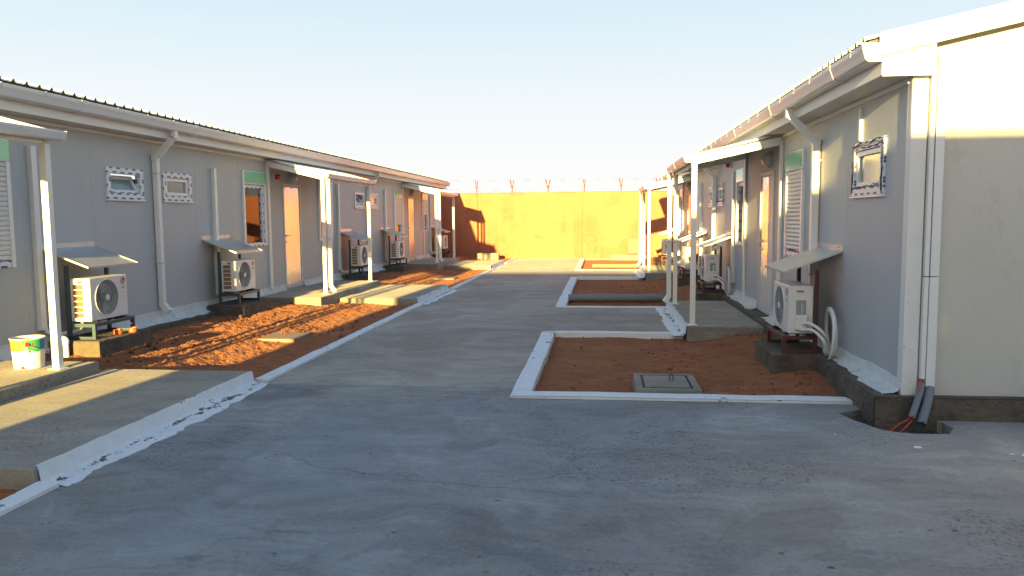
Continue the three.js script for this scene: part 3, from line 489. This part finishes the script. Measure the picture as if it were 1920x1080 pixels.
// building that shades the forecourt from behind the photographer: a third block at right angles
{
  const T = thing('prefab_building', 'panel building standing across the forecourt behind the photographer', 'building', [4.6, 0, 7.5]);
  const x0 = -9.5, x1 = 9.4, hw = 3.5;
  part(T, 'footing', bx(x1 - x0 + .2, .35, 2 * hw + .3), M.footing, [(x0 + x1) / 2, .1, 0]);
  for (const z of [-hw, hw]) { const n = 16, w = (x1 - x0) / n; for (let i = 0; i < n; i++) part(T, 'wall_panel', bx(w - .004, 2.85, .06, .003), M.wall, [x0 + w * (i + .5), .275 + 1.425, z]); }
  const sh = new THREE.Shape([[-hw - .3, 3.28], [hw + .3, 3.28], [hw + .3, 3.33], [0, 4.24], [-hw - .3, 3.33]].map(p => new THREE.Vector2(...p))); const g = new THREE.ExtrudeGeometry(sh, { depth: x1 - x0 + .1, bevelEnabled: false }); g.rotateY(Math.PI / 2); g.translate(x0 - .05, 0, 0); part(T, 'roof', g, M.roof);
  for (const x of [x0 + .03, x1 - .03]) { const s2 = new THREE.Shape([[-hw, .27], [hw, .27], [hw, 3.27], [-hw, 3.27]].map(p => new THREE.Vector2(...p))); const g2 = new THREE.ExtrudeGeometry(s2, { depth: .06, bevelEnabled: false }); g2.rotateY(Math.PI / 2); g2.translate(x - .03, 0, 0); part(T, 'end_panel', g2, M.wall); }
  part(T, 'fascia', bx(x1 - x0, .2, .02), M.trim, [(x0 + x1) / 2, 3.2, -hw - .3]); part(T, 'soffit', bx(x1 - x0, .015, .3), M.soffit, [(x0 + x1) / 2, 3.12, -hw - .15]);
  const g3 = gutterGeo(x1 - x0); g3.rotateY(Math.PI / 2); part(T, 'gutter', g3, M.gutter, [(x0 + x1) / 2, 3.17, -hw - .312]);
}

// ------------------------------------------------------------------ things fixed to the buildings
const at = (side, s, n, y) => [side > 0 ? XL + n : XR - n, y, -s];
const turn = side => side > 0 ? 0 : Math.PI;
const ord = ['first', 'second', 'third', 'fourth', 'fifth'];
const bldName = side => side > 0 ? 'blue-stand' : 'brown-stand';

// canopy over a door: local x = out from the wall, z along it (+z towards the camera for the left building)
function canopy(depth, len, floor, wallY, outY) {
  const G = new THREE.Group(), h = len / 2, pw = .07, xo = depth;
  for (const z of [-h, h]) {
    part(G, 'post', bx(pw, outY - floor - .02, pw, .006), M.post, [xo, (outY + floor) / 2 - .01, z]);
    part(G, 'base_plate', bx(.13, .008, .13, .002), M.post, [xo, floor + .004, z]);
    part(G, 'wall_trim', bx(.035, wallY - floor - .12, .10, .004), M.post, [.02, (wallY + floor) / 2 + .03, z]);
    const g = bar([.0, wallY - .012, z], [xo + .05, outY - .012, z], .05, .105, .004); part(G, 'side_beam', g, M.post, [0, 0, z > 0 ? .012 : -.012]);
  }
  part(G, 'front_beam', bx(.05, .11, len - .08, .004), M.post, [xo, outY - .01, 0]);
  for (const t of [.25, .55, .85]) part(G, 'batten', bx(.04, .04, len - .06), M.post, [xo * t, wallY + (outY - wallY) * t + .028, 0]);
  const drop = wallY - outY + .015, n = 3, w = (len + .16) / n, sh = ribbed(w, depth + .12, drop * (depth + .12) / depth, .185);
  for (let i = 0; i < n; i++) part(G, 'roof_sheet', sh, M.roof, [.0, wallY + .068, -(len + .16) / 2 + w * (i + .5)]);
  const gt = part(G, 'gutter', gutterGeo(len + .22), M.gutter, [xo + .055, outY - .03, 0]); gt.scale.set(.68, .66, 1);
  for (const z of [-(len + .22) / 2, (len + .22) / 2 - .004]) part(gt, 'end_cap', new THREE.ExtrudeGeometry(capShape, { depth: .004, bevelEnabled: true, bevelSize: .003, bevelThickness: .002, bevelSegments: 1 }), M.gutter, [0, 0, z]);
  part(gt, 'gutter_joint', (() => { const g = gutterGeo(.1); g.scale(1.045, 1.06, 1); g.translate(-.003, -.006, 0); return g; })(), M.gutter, [0, 0, .1]);
  // square downpipe strapped beside the +z post, with a kicked-out shoe
  const dx = xo + .105, dz = h - .01, dp = part(G, 'downpipe', bx(.075, outY - floor - .16, .075, .008), M.pvc, [dx, (outY + floor) / 2 + .04, dz]);
  part(dp, 'shoe', bar([0, -(outY - floor - .16) / 2 + .02, 0], [.075, -(outY - floor - .16) / 2 - .085, -.01], .078, .078, .006), M.pvc);
  part(dp, 'strap', bx(.19, .02, .085, .002), M.joint, [-.045, -.1, 0]);
  return G;
}
{
  const protoL = canopy(1.10, 2.86, .23, 2.72, 2.44), protoR = canopy(1.165, 2.58, .14, 2.66, 2.40);
  DL.forEach((d, i) => { const g = i ? protoL.clone() : protoL; g.name = numbered('door_canopy'); g.position.set(...at(1, d + (i ? .28 : .11), 0, 0)); g.userData = { label: `white post-and-gutter canopy over a door of the blue-stand building, ${ordS[i]} from the orange wall`, category: 'canopy', group: 'door canopies' }; scene.add(g); });
  DR.forEach((d, i) => { const g = i ? protoR.clone() : protoR; g.name = numbered('door_canopy'); g.position.set(...at(-1, d + .36, 0, 0)); g.rotation.set(0, Math.PI, 0); g.userData = { label: `white post-and-gutter canopy over a door of the brown-stand building, ${['second', 'first'][i]} from the orange wall`, category: 'canopy', group: 'door canopies' }; scene.add(g); });
}
// air conditioner
function acUnit() {
  const G = new THREE.Group(), D = .25, H = .5, Wd = .70; const ev = new Evaluator(); ev.attributes = ['position', 'normal', 'uv']; ev.useGroups = false;
  let body = new Brush(mv(new RoundedBoxGeometry(D, H, Wd, 2, .014), 0, H / 2, 0)); body.updateMatrixWorld();
  const cut = g => { const q = new Brush(g); q.updateMatrixWorld(); body = ev.evaluate(body, q, SUBTRACTION); };
  const fz = .05, fr = .212; const c = new THREE.CylinderGeometry(fr, fr, .15, 40); c.rotateZ(Math.PI / 2); c.translate(D / 2 - .02, .255, fz); cut(c);
  const rows = [[.052, .09], [.118, .156], [.184, .222], [.25, .288], [.316, .354], [.382, .420]]; for (const [a, b2] of rows) cut(mv(new THREE.BoxGeometry(.135, b2 - a + .016, .06), -.03, (a + b2) / 2, Wd / 2)); cut(mv(new THREE.BoxGeometry(.06, .03, .06), .008, .455, Wd / 2));
  const bm = part(G, 'body', body.geometry, M.acWhite); body.geometry.computeBoundingSphere(); void bm;
  part(G, 'coil_screen', bx(.15, .44, .004), M.coil, [-.03, .25, Wd / 2 - .027]);
  const ring = new THREE.TorusGeometry(fr + .003, .009, 8, 40); ring.rotateY(Math.PI / 2); part(G, 'fan_ring', ring, M.acWhite, [D / 2, .255, fz]);
  part(G, 'fan_well', mv(new THREE.CylinderGeometry(fr - .002, fr - .002, .004, 32).rotateZ(Math.PI / 2), D / 2 - .092, .255, fz), M.acWhite);
  const fan = part(G, 'fan', (() => { const l = [new THREE.CylinderGeometry(.05, .05, .05, 20).rotateZ(Math.PI / 2)]; for (let k = 0; k < 3; k++) { const s = new THREE.Shape(); s.moveTo(.03, -.03); s.quadraticCurveTo(.12, -.11, .19, -.05); s.quadraticCurveTo(.20, .03, .17, .07); s.quadraticCurveTo(.08, .02, .03, .04); const g = new THREE.ExtrudeGeometry(s, { depth: .004, bevelEnabled: false }); g.rotateX(.35); g.rotateZ(k * 2.094); g.rotateY(Math.PI / 2); l.push(g); } return merge(l); })(), M.acGrille, [D / 2 - .06, .255, fz]); void fan;
  const gr = []; for (let k = 0; k < 40; k++) { const a = k / 40 * Math.PI * 2; const g = new THREE.CylinderGeometry(.0026, .0026, fr - .03, 5); g.translate(0, .03 + (fr - .03) / 2, 0); g.rotateX(a); gr.push(g); } for (const r of [.085, .13, .17, .2]) { const t = new THREE.TorusGeometry(r, .0022, 5, 36); t.rotateY(Math.PI / 2); gr.push(t); }
  part(G, 'grille', merge(gr), M.acGrille, [D / 2 + .004, .255, fz]);
  part(G, 'grille_hub', new THREE.CylinderGeometry(.034, .036, .012, 20).rotateZ(Math.PI / 2), M.acWhite, [D / 2 + .006, .255, fz]);
  const bd = new THREE.PlaneGeometry(.145, .29); bd.rotateY(Math.PI / 2); part(G, 'badge_panel', bd, M.badge, [D / 2 + .0018, .335, -.262]);
  // service side (-z): valve cover, label, recess, screws
  part(G, 'valve_cover', bx(.12, .16, .055, .014), M.acWhite, [.0, .12, -Wd / 2 - .02]);
  const rc = new THREE.CylinderGeometry(.052, .052, .006, 20, 1, false, 0, Math.PI); rc.rotateX(-Math.PI / 2); part(G, 'hand_recess', bx(.10, .15, .004, .001), M.acGrille, [.0, .275, -Wd / 2 - .0005]);
  part(G, 'valve_plate', bx(.035, .11, .012, .004), M.metal, [-.015, .255, -Wd / 2 - .006]);
  const rt = new THREE.PlaneGeometry(.085, .032); rt.rotateY(Math.PI); part(G, 'rating_label', rt, M.rating, [.01, .44, -Wd / 2 - .0018]);
  for (const [x, y] of [[.1, .47], [-.1, .47], [.1, .03], [-.1, .03]]) part(G, 'screw', new THREE.CylinderGeometry(.006, .006, .005, 8).rotateX(Math.PI / 2), M.metal, [x, y, -Wd / 2 - .001]);
  for (const z of [-.24, .24]) part(G, 'foot', bx(.27, .02, .05, .003), M.dark, [0, -.008, z]);
  return G;
}
function acStand(mat, topY) {                                  // origin on the plinth, unit sits at y = .2
  const G = new THREE.Group(), w = .04, hz = .36, xi = -.15, xo = .16; const H = .182;
  for (const z of [-hz, hz]) { part(G, 'leg', bx(w, H, w, .002), mat, [xo, H / 2, z]); part(G, 'upright', bx(w, topY(xi), w, .002), mat, [xi, topY(xi) / 2, z]); part(G, 'side_rail', bx(xo - xi - w - .002, w, w, .002), mat, [(xo + xi) / 2, H - w / 2, z]); part(G, 'foot_rail', bx(xo - xi - w - .002, w * .8, w * .8, .002), mat, [(xo + xi) / 2, w * .4, z]); }
  for (const x of [xi, xo]) part(G, 'long_rail', bx(w - .003, w - .003, 2 * hz - w - .002, .002), mat, [x, H - w / 2, 0]);
  part(G, 'cross_rail', bx(w - .004, w - .004, 2 * hz - w - .002, .002), mat, [xi, .55, 0]);
  return G;
}
function hood() {                                              // bent sheet hood, origin at wall line, back edge y = 0
  const G = new THREE.Group(), L = .93, X = .57, d = .21;
  part(G, 'sheet', creased(strip([-L / 2, -L / 4, 0, L / 4, L / 2].map(z => { const q = .004 * Math.sin(z * 7); return [[.0025, .055, z], [.003, 0, z], [X * .5, -d * .5 - .004 + q, z], [X, -d, z], [X - .003, -d - .022, z]]; })), .5), M.galv);
  for (const z of [-L / 2, L / 2]) part(G, 'edge_fold', bar([.004, -.006, z], [X, -d - .006, z], .003, .022, .0005), M.galv);
  for (const z of [-L / 3, L / 3]) part(G, 'bolt', new THREE.CylinderGeometry(.009, .009, .012, 8).rotateZ(Math.PI / 2), M.metal, [.008, .03, z]);
  return G;
}
M.galv.side = THREE.DoubleSide;
{
  const ac0 = acUnit(), hood0 = hood(), st0 = { 1: acStand(M.standBlue, x => .93 - (x + .37) * .37), [-1]: acStand(M.standBrown, x => .95 - (x + .37) * .37) };
  const spots = [[1, 8.50, .29, 5], [1, 12.05, .29, 4], [1, 18.50, .29, 3], [1, 22.05, .29, 2], [1, 28.50, .29, 1], [-1, 8.55, .215, 4], [-1, 14.95, .215, 3], [-1, 18.55, .215, 2], [-1, 24.95, .215, 1]];
  const first = {};
  const put = (key, o, name, pos, t, label, cat, group) => { const g = first[key] ? o.clone() : o; first[key] = 1; g.name = numbered(name); g.position.set(...pos); g.rotation.set(0, t, 0); g.userData = { label, category: cat, group }; scene.add(g); return g; };
  for (const [side, s, py, k] of spots) {
    const o = ord[k - 1], colour = side > 0 ? 'blue' : 'brown', hy = side > 0 ? 1.34 : 1.285;
    const gr = side > 0 ? -.01 : -.08;
    one('concrete_plinth', slabShape(wobbly([[-.30, .50], [.31, .50], [.31, -.50], [-.30, -.50]].map(p => p), .12, .012, 4), 0, py - gr, [], .01), M.footing, `rough concrete plinth below a ${colour} stand, ${o} from the orange wall`, 'plinth', 'plinths below the air conditioners').position.set(...at(side, s, .36, gr));
    put('s' + side, st0[side], 'air_conditioner_stand', at(side, s, .37, py + .001), turn(side), `${colour} steel stand carrying an air conditioner, ${o} from the orange wall`, 'stand', 'air conditioner stands');
    put('a', ac0, 'air_conditioner', at(side, s, .365, py + .203), turn(side), `white outdoor air conditioner on a ${colour} stand, ${o} from the orange wall`, 'air conditioner', 'outdoor air conditioners');
    put('h', hood0, 'rain_hood', at(side, s, 0, hy), turn(side), `sloping sheet metal hood above a ${colour} stand, ${o} from the orange wall`, 'hood', 'sheet metal hoods');
    // pipes: a coil left hanging on the right side, a loop to the trunking on the left
    if (side < 0) {
      const pts = []; const cx = .13, cy = .47, czz = -.50; pts.push([.36, .56, -.39], [.31, .58, -.48], [.2, .50, -.56]);
      const turns = 2.6; for (let i = 0; i <= 44; i++) { const a = -1.2 - i / 44 * turns * 6.283, R = .245 - .012 * Math.sin(i * .7); pts.push([.05 + .05 * Math.abs(Math.sin(i * .21)) + .03 * i / 44, cy + R * Math.sin(a) + .02 * Math.sin(i * .143), czz + .06 + R * Math.cos(a) * .92 + .015 * Math.sin(i * .29)]); }
      const g2 = tube(pts, .017, 8, 260), g3 = tube([[.36, .50, -.39], [.28, .51, -.52], [.2, .42, -.60], [.15, .29, -.52], [.12, .24, -.42]], .017, 8, 40); void cx;
      const P = thing('pipe_coil', `white insulated pipe coil hanging by a brown stand, ${o} from the orange wall`, 'pipe', at(side, s, 0, py - .25), 0, 'coils of white pipe'); P.rotation.y = turn(side);
      part(P, 'coil', g2, M.insul); part(P, 'tail', g3, M.insul);
    } else {
      const near = k % 2 ? .52 : -.05, P = thing('pipe_bend', `white pipe bend running from trunking to a blue stand unit, ${o} from the orange wall`, 'pipe', at(side, s, 0, 0), 0, 'pipe bends');
      part(P, 'pipe', tube([[.045, .47, near], [.05, .40, near - .01], [.09, .37, near - .07], [.18, .36, near - .17], [.28, .40, near - .26], [.30, .5, near - .28]], .022, 8, 40), M.insul);
    }
  }
}
// trunking beside the units
function trunking(side, s, y0, y1, w, dep, label) { const T = thing('cable_trunking', label, 'trunking', at(side, s, 0, y0), turn(side), 'white trunking'); const h = (y1 - y0) / 2; part(T, 'base', bx(dep * .5, 2 * h, w, .002), M.pvc, [dep * .25, h, 0]); part(T, 'cover', bx(dep * .55, 2 * h - .004, w + .008, .008), M.pvc, [dep * .75, h, 0]); return T; }
[[7.95, 5], [12.0, 4], [17.95, 3], [22.0, 2], [27.95, 1]].forEach(([s, k]) => trunking(1, s, .42, 2.49, .075, .06, `tall white pipe trunking beside a blue stand, ${ord[k - 1]} from the orange wall`));
[[14.45, 3], [19.1, 2], [24.45, 1]].forEach(([s, k]) => trunking(-1, s, .42, 2.44, .075, .06, `tall white pipe trunking beside a brown stand, ${ord[k - 1]} from the orange wall`));
trunking(-1, 7.62, 2.33, 2.64, .03, .03, 'short thin trunking rising from the window with torn tape');
{ // two ducts on the sunlit gable
  const mk = (x, w, y0, label) => { const T = thing('cable_trunking', label, 'trunking', [x, y0, -6.44], 0, 'white trunking'); const top = 2.87; part(T, 'cover', bx(w, 1.15 - y0, .05, .006), M.pvc, [0, (1.15 - y0) / 2, .03]); part(T, 'cover', bx(w - .002, top - 1.156, .05, .006), M.pvc, [0, 1.156 - y0 + (top - 1.156) / 2, .03]); return T; };
  mk(2.553, .036, .33, 'narrow white duct running up the sunlit gable'); mk(2.612, .070, .27, 'wide white duct running up the sunlit gable');
}
// downpipes from the eaves
function downpipe(side, s, W, foot, label) {
  const T = thing('downpipe', label, 'downpipe', at(side, s, 0, foot), turn(side), 'eaves downpipes'); const gy = W + .1 - foot, w = .078;
  part(T, 'outlet', bx(w, .12, w, .008), M.pvc, [.35, gy - .04, 0]);
  part(T, 'elbow', bar([.35, gy - .07, 0], [.065, gy - .36, 0], w, w, .008), M.pvc);
  part(T, 'pipe', bx(w, gy - .40, w, .008), M.pvc, [.055, (gy - .40) / 2 + .06, 0]);
  part(T, 'collar', bx(w + .014, .06, w + .014, .008), M.pvc, [.055, gy - .37, 0]);
  part(T, 'shoe', bar([.055, .09, 0], [.15, -.02, -.0], w + .004, w + .004, .008), M.pvc);
  for (const y of [.68, 1.95]) part(T, 'clip', bx(w + .022, .016, w + .026, .002), M.joint, [.055, y, 0]);
}
downpipe(1, 10.32, 2.79, .36, 'square white downpipe between two small windows of the blue-stand building, second from the orange wall');
downpipe(1, 20.35, 2.79, .36, 'square white downpipe between two small windows of the blue-stand building, first from the orange wall');
downpipe(-1, 8.98, 2.72, .30, 'square white downpipe passing behind a hood, second from the orange wall on the brown-stand building');
downpipe(-1, 16.78, 2.72, .30, 'square white downpipe between two small windows of the brown-stand building');
// lamps and alarm sounders
function lamp(side, s, y, k) { const T = thing('wall_lamp', `round bulkhead lamp over a door of the ${bldName(side)} building, ${ord[k - 1]} from the orange wall`, 'lamp', at(side, s, 0, y), turn(side), 'bulkhead lamps'); part(T, 'base', new THREE.CylinderGeometry(.115, .12, .05, 28).rotateZ(Math.PI / 2), M.lampBody, [.025, 0, 0]); const d = new THREE.SphereGeometry(.1, 24, 10, 0, Math.PI * 2, 0, Math.PI / 2); d.rotateZ(-Math.PI / 2); d.scale(.75, 1, 1); part(T, 'dome', d, M.lampGlass, [.05, 0, 0]); const t = new THREE.TorusGeometry(.105, .012, 8, 28); t.rotateY(Math.PI / 2); part(T, 'rim', t, M.lampBody, [.052, 0, 0]); }
lamp(1, 15.25, 2.50, 2); lamp(1, 25.25, 2.50, 1); lamp(-1, 11.55, 2.45, 2); lamp(-1, 21.55, 2.45, 1);
function alarm(side, s, y, label) { const T = thing('alarm_sounder', label, 'alarm', at(side, s, 0, y), turn(side), 'alarm sounders'); part(T, 'base', bx(.03, .11, .11, .01), M.frame, [.015, 0, 0]); part(T, 'body', new THREE.CylinderGeometry(.047, .055, .075, 20).rotateZ(-Math.PI / 2), M.red, [.066, 0, 0]); part(T, 'lens', bx(.04, .045, .05, .008), M.red, [.105, .028, 0]); }
alarm(1, 14.42, 2.47, 'red alarm sounder beside a lamp on the blue-stand building'); alarm(-1, 15.0, 2.60, 'red alarm sounder above trunking on the brown-stand building');

// ------------------------------------------------------------------ orange wall with razor wire
{
  const T = thing('perimeter_wall', 'rendered orange wall closing the yard behind both buildings', 'wall', [-1.5, 0, -31.15]);
  const cuts = [-9.5, -3.5, 9.5]; for (let i = 0; i < 2; i++) part(T, 'wall_section', bx(cuts[i + 1] - cuts[i] - .016, 2.72, .24, .008), M.orange, [(cuts[i] + cuts[i + 1]) / 2, 1.26, 0]);
  part(T, 'core', bx(19, 2.66, .16), M.orange, [0, 1.24, 0]); part(T, 'coping', bx(19.02, .03, .26, .006), M.orange, [0, 2.636, 0]);
  part(T, 'pier', bx(.34, 2.6, .08, .01), M.orange, [.57, 1.27, .13]);
  const F = thing('razor_wire', 'coiled razor wire strung on top of the orange wall', 'razor wire', [-1.5, 2.65, -31.15]);
  const coil = (x0, x1, r, ph) => { const pts = []; const turns = (x1 - x0) / .36; for (let i = 0; i <= turns * 12; i++) { const a = i / 12 * 6.283 + ph; pts.push([x0 + (x1 - x0) * i / (turns * 12) + .17 * Math.sin(a * .5), .30 + r * Math.sin(a) + .02 * Math.sin(i * 1.7), r * Math.cos(a)]); } return tube(pts, .0019, 4, Math.round(turns * 24)); };
  part(F, 'coil', coil(-9, 9, .25, 0), M.wire); part(F, 'coil', coil(-8.8, 9.2, .22, 2.4), M.wire);
  for (const y of [.14, .32]) part(F, 'line_wire', new THREE.CylinderGeometry(.0022, .0022, 18.6, 4).rotateZ(Math.PI / 2), M.wire, [0, y, 0]);
  for (let k = 0; k < 9; k++) { const x = -7.97 + k * 1.457; const n = numbered('wire_post'); const P = new THREE.Group(); P.name = n; P.position.set(x, 2.65, -31.15); P.userData = { label: `rusty forked razor wire post, ${['first', 'second', 'third', 'fourth', 'fifth', 'sixth', 'seventh', 'eighth', 'ninth'][k]} along the orange wall from the blue-stand building's side`, category: 'post', group: 'razor wire posts' }; scene.add(P); part(P, 'stem', bx(.035, .16, .035, .003), M.rust, [0, .08, 0]); const sp = .07 + .03 * Math.sin(k * 2.1); part(P, 'arm', bar([0, .13, 0], [-sp, .50, .10], .032, .032), M.rust); part(P, 'arm', bar([0, .13, 0], [sp * .8, .50, -.10], .032, .032), M.rust); }
  one('concrete_block', slabShape(wobbly([[-4.85, -29.5], [-3.98, -29.5], [-3.98, -29.95], [-4.85, -29.95]], .15, .02, 4), -.02, .26, [], .012), M.slab, 'low cast concrete block before the shaded end of the orange wall', 'concrete block');
  one('concrete_sill', slabShape(wobbly([[.35, -29.95], [1.9, -29.95], [1.9, -30.25], [.35, -30.25]], .2, .02, 4), -.05, .17, [], .012), M.slab, 'long low concrete sill at the foot of the orange wall', 'concrete sill');
  const B = thing('framed_panel', 'dark red framed pale board leaning against the orange wall', 'board', [1.40, .17, -30.72], 0); B.rotation.x = -.10; const w = .72, h = .62;
  for (const [x, y, a, c] of [[0, h - .02, w, .04], [0, .02, w, .04]]) part(B, 'frame_bar', bx(a, c, .03, .003), M.standBrown, [x, y, 0]); for (const x of [-w / 2 + .02, w / 2 - .02]) part(B, 'frame_bar', bx(.04, h - .084, .03, .003), M.standBrown, [x, h / 2, 0]); part(B, 'board', bx(w - .08, h - .08, .01), M.mesh, [0, h / 2, 0]);
}
// ------------------------------------------------------------------ loose things
function hollowPipe(L, R, t) { const s = new THREE.Shape(); s.absarc(0, 0, R, 0, 7); const h = new THREE.Path(); h.absarc(0, 0, R - t, 0, 7, true); s.holes.push(h); const g = new THREE.ExtrudeGeometry(s, { depth: L, bevelEnabled: false, curveSegments: 20 }); g.translate(0, 0, -L / 2); g.rotateY(Math.PI / 2); return creased(g, .6); }
{
  const T = thing('drain_pipe', 'long grey plastic pipe lying across a soil bed', 'pipe', [.33, .03, -15.35]); part(T, 'barrel', hollowPipe(1.98, .082, .006), M.pipeGrey, [0, 0, 0], [0, .02, 0]); part(T, 'socket', hollowPipe(.13, .092, .006), M.pipeGrey, [.99, 0, -.02], [0, .02, 0]);
  const U = thing('drain_pipe', 'pale pipe offcut lying in the sunlit bed by the orange wall', 'pipe', [.45, .02, -25.6]); part(U, 'barrel', hollowPipe(1.5, .07, .006), M.dustyPipe); part(U, 'socket', hollowPipe(.1, .078, .006), M.dustyPipe, [.72, 0, 0]);
}
{ // manhole with steel edged lid
  const T = thing('manhole', 'raised concrete manhole with steel edged lid in the raked soil', 'manhole cover', [.62, -.085, -7.45]); const w = .60, d = .74;
  for (const [x, z, a, c] of [[0, d / 2 - .04, w, .08], [0, -d / 2 + .04, w, .08], [-w / 2 + .035, 0, .07, d - .164], [w / 2 - .035, 0, .07, d - .164]]) part(T, 'rim', bx(a, .16, c, .008), M.slab, [x, .06, z]);
  part(T, 'frame', (() => { const o = []; const a = w - .142, c = d - .162; for (const z of [-c / 2 + .007, c / 2 - .007]) o.push(bx(a, .012, .014).translate(0, 0, z)); for (const x of [-a / 2 + .007, a / 2 - .007]) o.push(bx(.014, .012, c - .03).translate(x, 0, 0)); return merge(o); })(), M.rubber, [0, .136, 0]);
  part(T, 'lid', bx(w - .18, .06, d - .20, .006), M.slab, [0, .112, 0]); part(T, 'lifting_loop', tube([[.04, .13, -.02], [.04, .19, -.02], [.055, .215, -.02], [.07, .19, -.02], [.07, .13, -.02]], .006, 6, 24), M.rust);
}
{ const T = thing('manhole', 'flat concrete lid with bent rebar loop in the sunlit trampled soil', 'manhole cover', [-4.40, -.045, -10.2]); part(T, 'lid', slabShape(wobbly([[-.26, .3], [.26, .3], [.26, -.3], [-.26, -.3]], .12, .012, 5), 0, .075, [], .008), M.dusty); part(T, 'lifting_loop', tube([[-.04, .06, 0], [-.045, .13, 0], [-.02, .16, 0], [0, .13, 0], [0, .06, 0]], .006, 6, 24), M.rust);
  const U = thing('manhole', 'flat concrete lid in the yellow sunlit soil nearer the orange wall', 'manhole cover', [-4.25, -.045, -20.6]); part(U, 'lid', slabShape(wobbly([[-.3, .3], [.3, .3], [.3, -.3], [-.3, -.3]], .12, .012, 5), 0, .07, [], .008), M.dusty); }
{ // paint pail
  const T = thing('paint_bucket', 'white paint pail with green band and red splashes beside a canopy post', 'bucket', [-5.56, .231, -6.82], 2.2);
  const pr = [[.128, 0], [.131, .004], [.148, .29]], g = new THREE.LatheGeometry(pr.map(p => new THREE.Vector2(...p)), 48); part(T, 'shell', g, M.bucket);
  part(T, 'lining', new THREE.LatheGeometry([[0, .004], [.126, .006], [.144, .287]].map(p => new THREE.Vector2(...p)), 40), M.bucketIn);
  const rim = new THREE.TorusGeometry(.149, .007, 8, 40); rim.rotateX(Math.PI / 2); part(T, 'rim', rim, M.bucketIn, [0, .29, 0]);
  const hp = []; for (let i = 0; i <= 16; i++) { const a = i / 16 * Math.PI; hp.push([.158 * Math.cos(a), .24 - .11 * Math.sin(a), .158 * Math.sin(a) + .012]); } part(T, 'handle', tube(hp, .003, 6, 40), M.metal); for (const x of [-.152, .152]) part(T, 'ear', bx(.02, .035, .035, .006), M.red, [x, .24, 0]);
}
{ // bits by the first blue stand
  for (const [x, z, k] of [[-5.78, -8.55, 0], [-5.70, -8.72, 1]]) { const T = thing('plastic_cap', 'orange plastic pipe cap lying under a blue stand', 'pipe cap', [x, .291, z], 0, 'orange caps on the plinth'); part(T, 'cup', new THREE.LatheGeometry([[0, 0], [.045, 0], [.05, .006], [.05, .055], [.044, .055], [.044, .01], [0, .01]].map(p => new THREE.Vector2(...p)), 24), M.capOrange); part(T, 'lip', new THREE.TorusGeometry(.05, .004, 6, 24).rotateX(Math.PI / 2), M.capOrange, [0, .053, 0]); }
  const S = thing('pipe_stub', 'pale plastic pipe stub with elbow against a plinth beside the paint pail', 'pipe', [-6.0, .10, -7.93]); part(S, 'stub', new THREE.CylinderGeometry(.03, .03, .2, 16), M.pvc, [0, .09, 0]); part(S, 'elbow', tube([[0, .17, 0], [-.005, .215, .0], [-.05, .235, .01], [-.1, .235, .02]], .035, 12, 20), M.pvc);
}
{ // conduits and cables going into the pit
  const C = (a, c, r, label) => { const T = thing('conduit', label, 'conduit', a, 0, 'conduits at the pit'); part(T, 'tube', tube([[0, 0, 0], [(c[0] - a[0]) * .35, (c[1] - a[1]) * .4, (c[2] - a[2]) * .4], [c[0] - a[0], c[1] - a[1], c[2] - a[2]]], r, 14, 14), M.conduit); part(T, 'mouth', new THREE.TorusGeometry(r, .004, 6, 16), M.rubber, [c[0] - a[0], c[1] - a[1], c[2] - a[2]], [.9, .7, 0]); };
  C([2.553, .29, -6.40], [2.42, .05, -6.24], .026, 'thin grey conduit slanting from the narrow duct to the pit'); C([2.615, .26, -6.40], [2.49, .01, -6.22], .036, 'thick grey conduit slanting from the wide duct to the pit');
  const cab = (pts, m, r, label, g) => one('cable', tube(pts, r, 6, 40), m, label, 'cable', g);
  cab([[2.553, .345, -6.40], [2.55, .30, -6.395], [2.5, .2, -6.33], [2.42, .06, -6.24], [2.32, 0, -6.22], [2.22, -.09, -6.20], [2.18, -.16, -6.2]], M.cableRed, .007, 'red cable running from the thin conduit into the pit', 'red cables in the pit');
  cab([[2.545, .34, -6.39], [2.5, .2, -6.32], [2.43, .05, -6.235], [2.34, -.02, -6.17], [2.25, -.11, -6.17], [2.2, -.17, -6.18]], M.cableRed, .006, 'red cable running from the thin conduit into the pit', 'red cables in the pit');
  for (let k = 0; k < 4; k++) cab([[2.51 - .012 * k, .03, -6.24 + .008 * k], [2.47 - .012 * k, -.03, -6.19], [2.41 - .014 * k, -.1, -6.17 - .015 * k], [2.36 - .02 * k, -.2, -6.19]], M.rubber, .008, 'black cable running from the thick conduit into the pit', 'black cables in the pit');
}
{ // crumbs of plaster on the forecourt
  const g = new THREE.IcosahedronGeometry(1, 0); const spots = [[2.22, -5.59, .020], [2.86, -5.47, .016], [2.80, -5.5, .010], [1.75, -5.9, .008]];
  spots.forEach(([x, z, s], i) => { const m = one('plaster_crumb', g, M.chip, 'white plaster crumb lying on the blue grey forecourt', 'crumb', 'plaster crumbs'); m.position.set(x, s * .35, z); m.scale.set(s * 1.6, s * .55, s); m.rotation.y = i * 1.3; });
}
renderer.render(scene, camera);
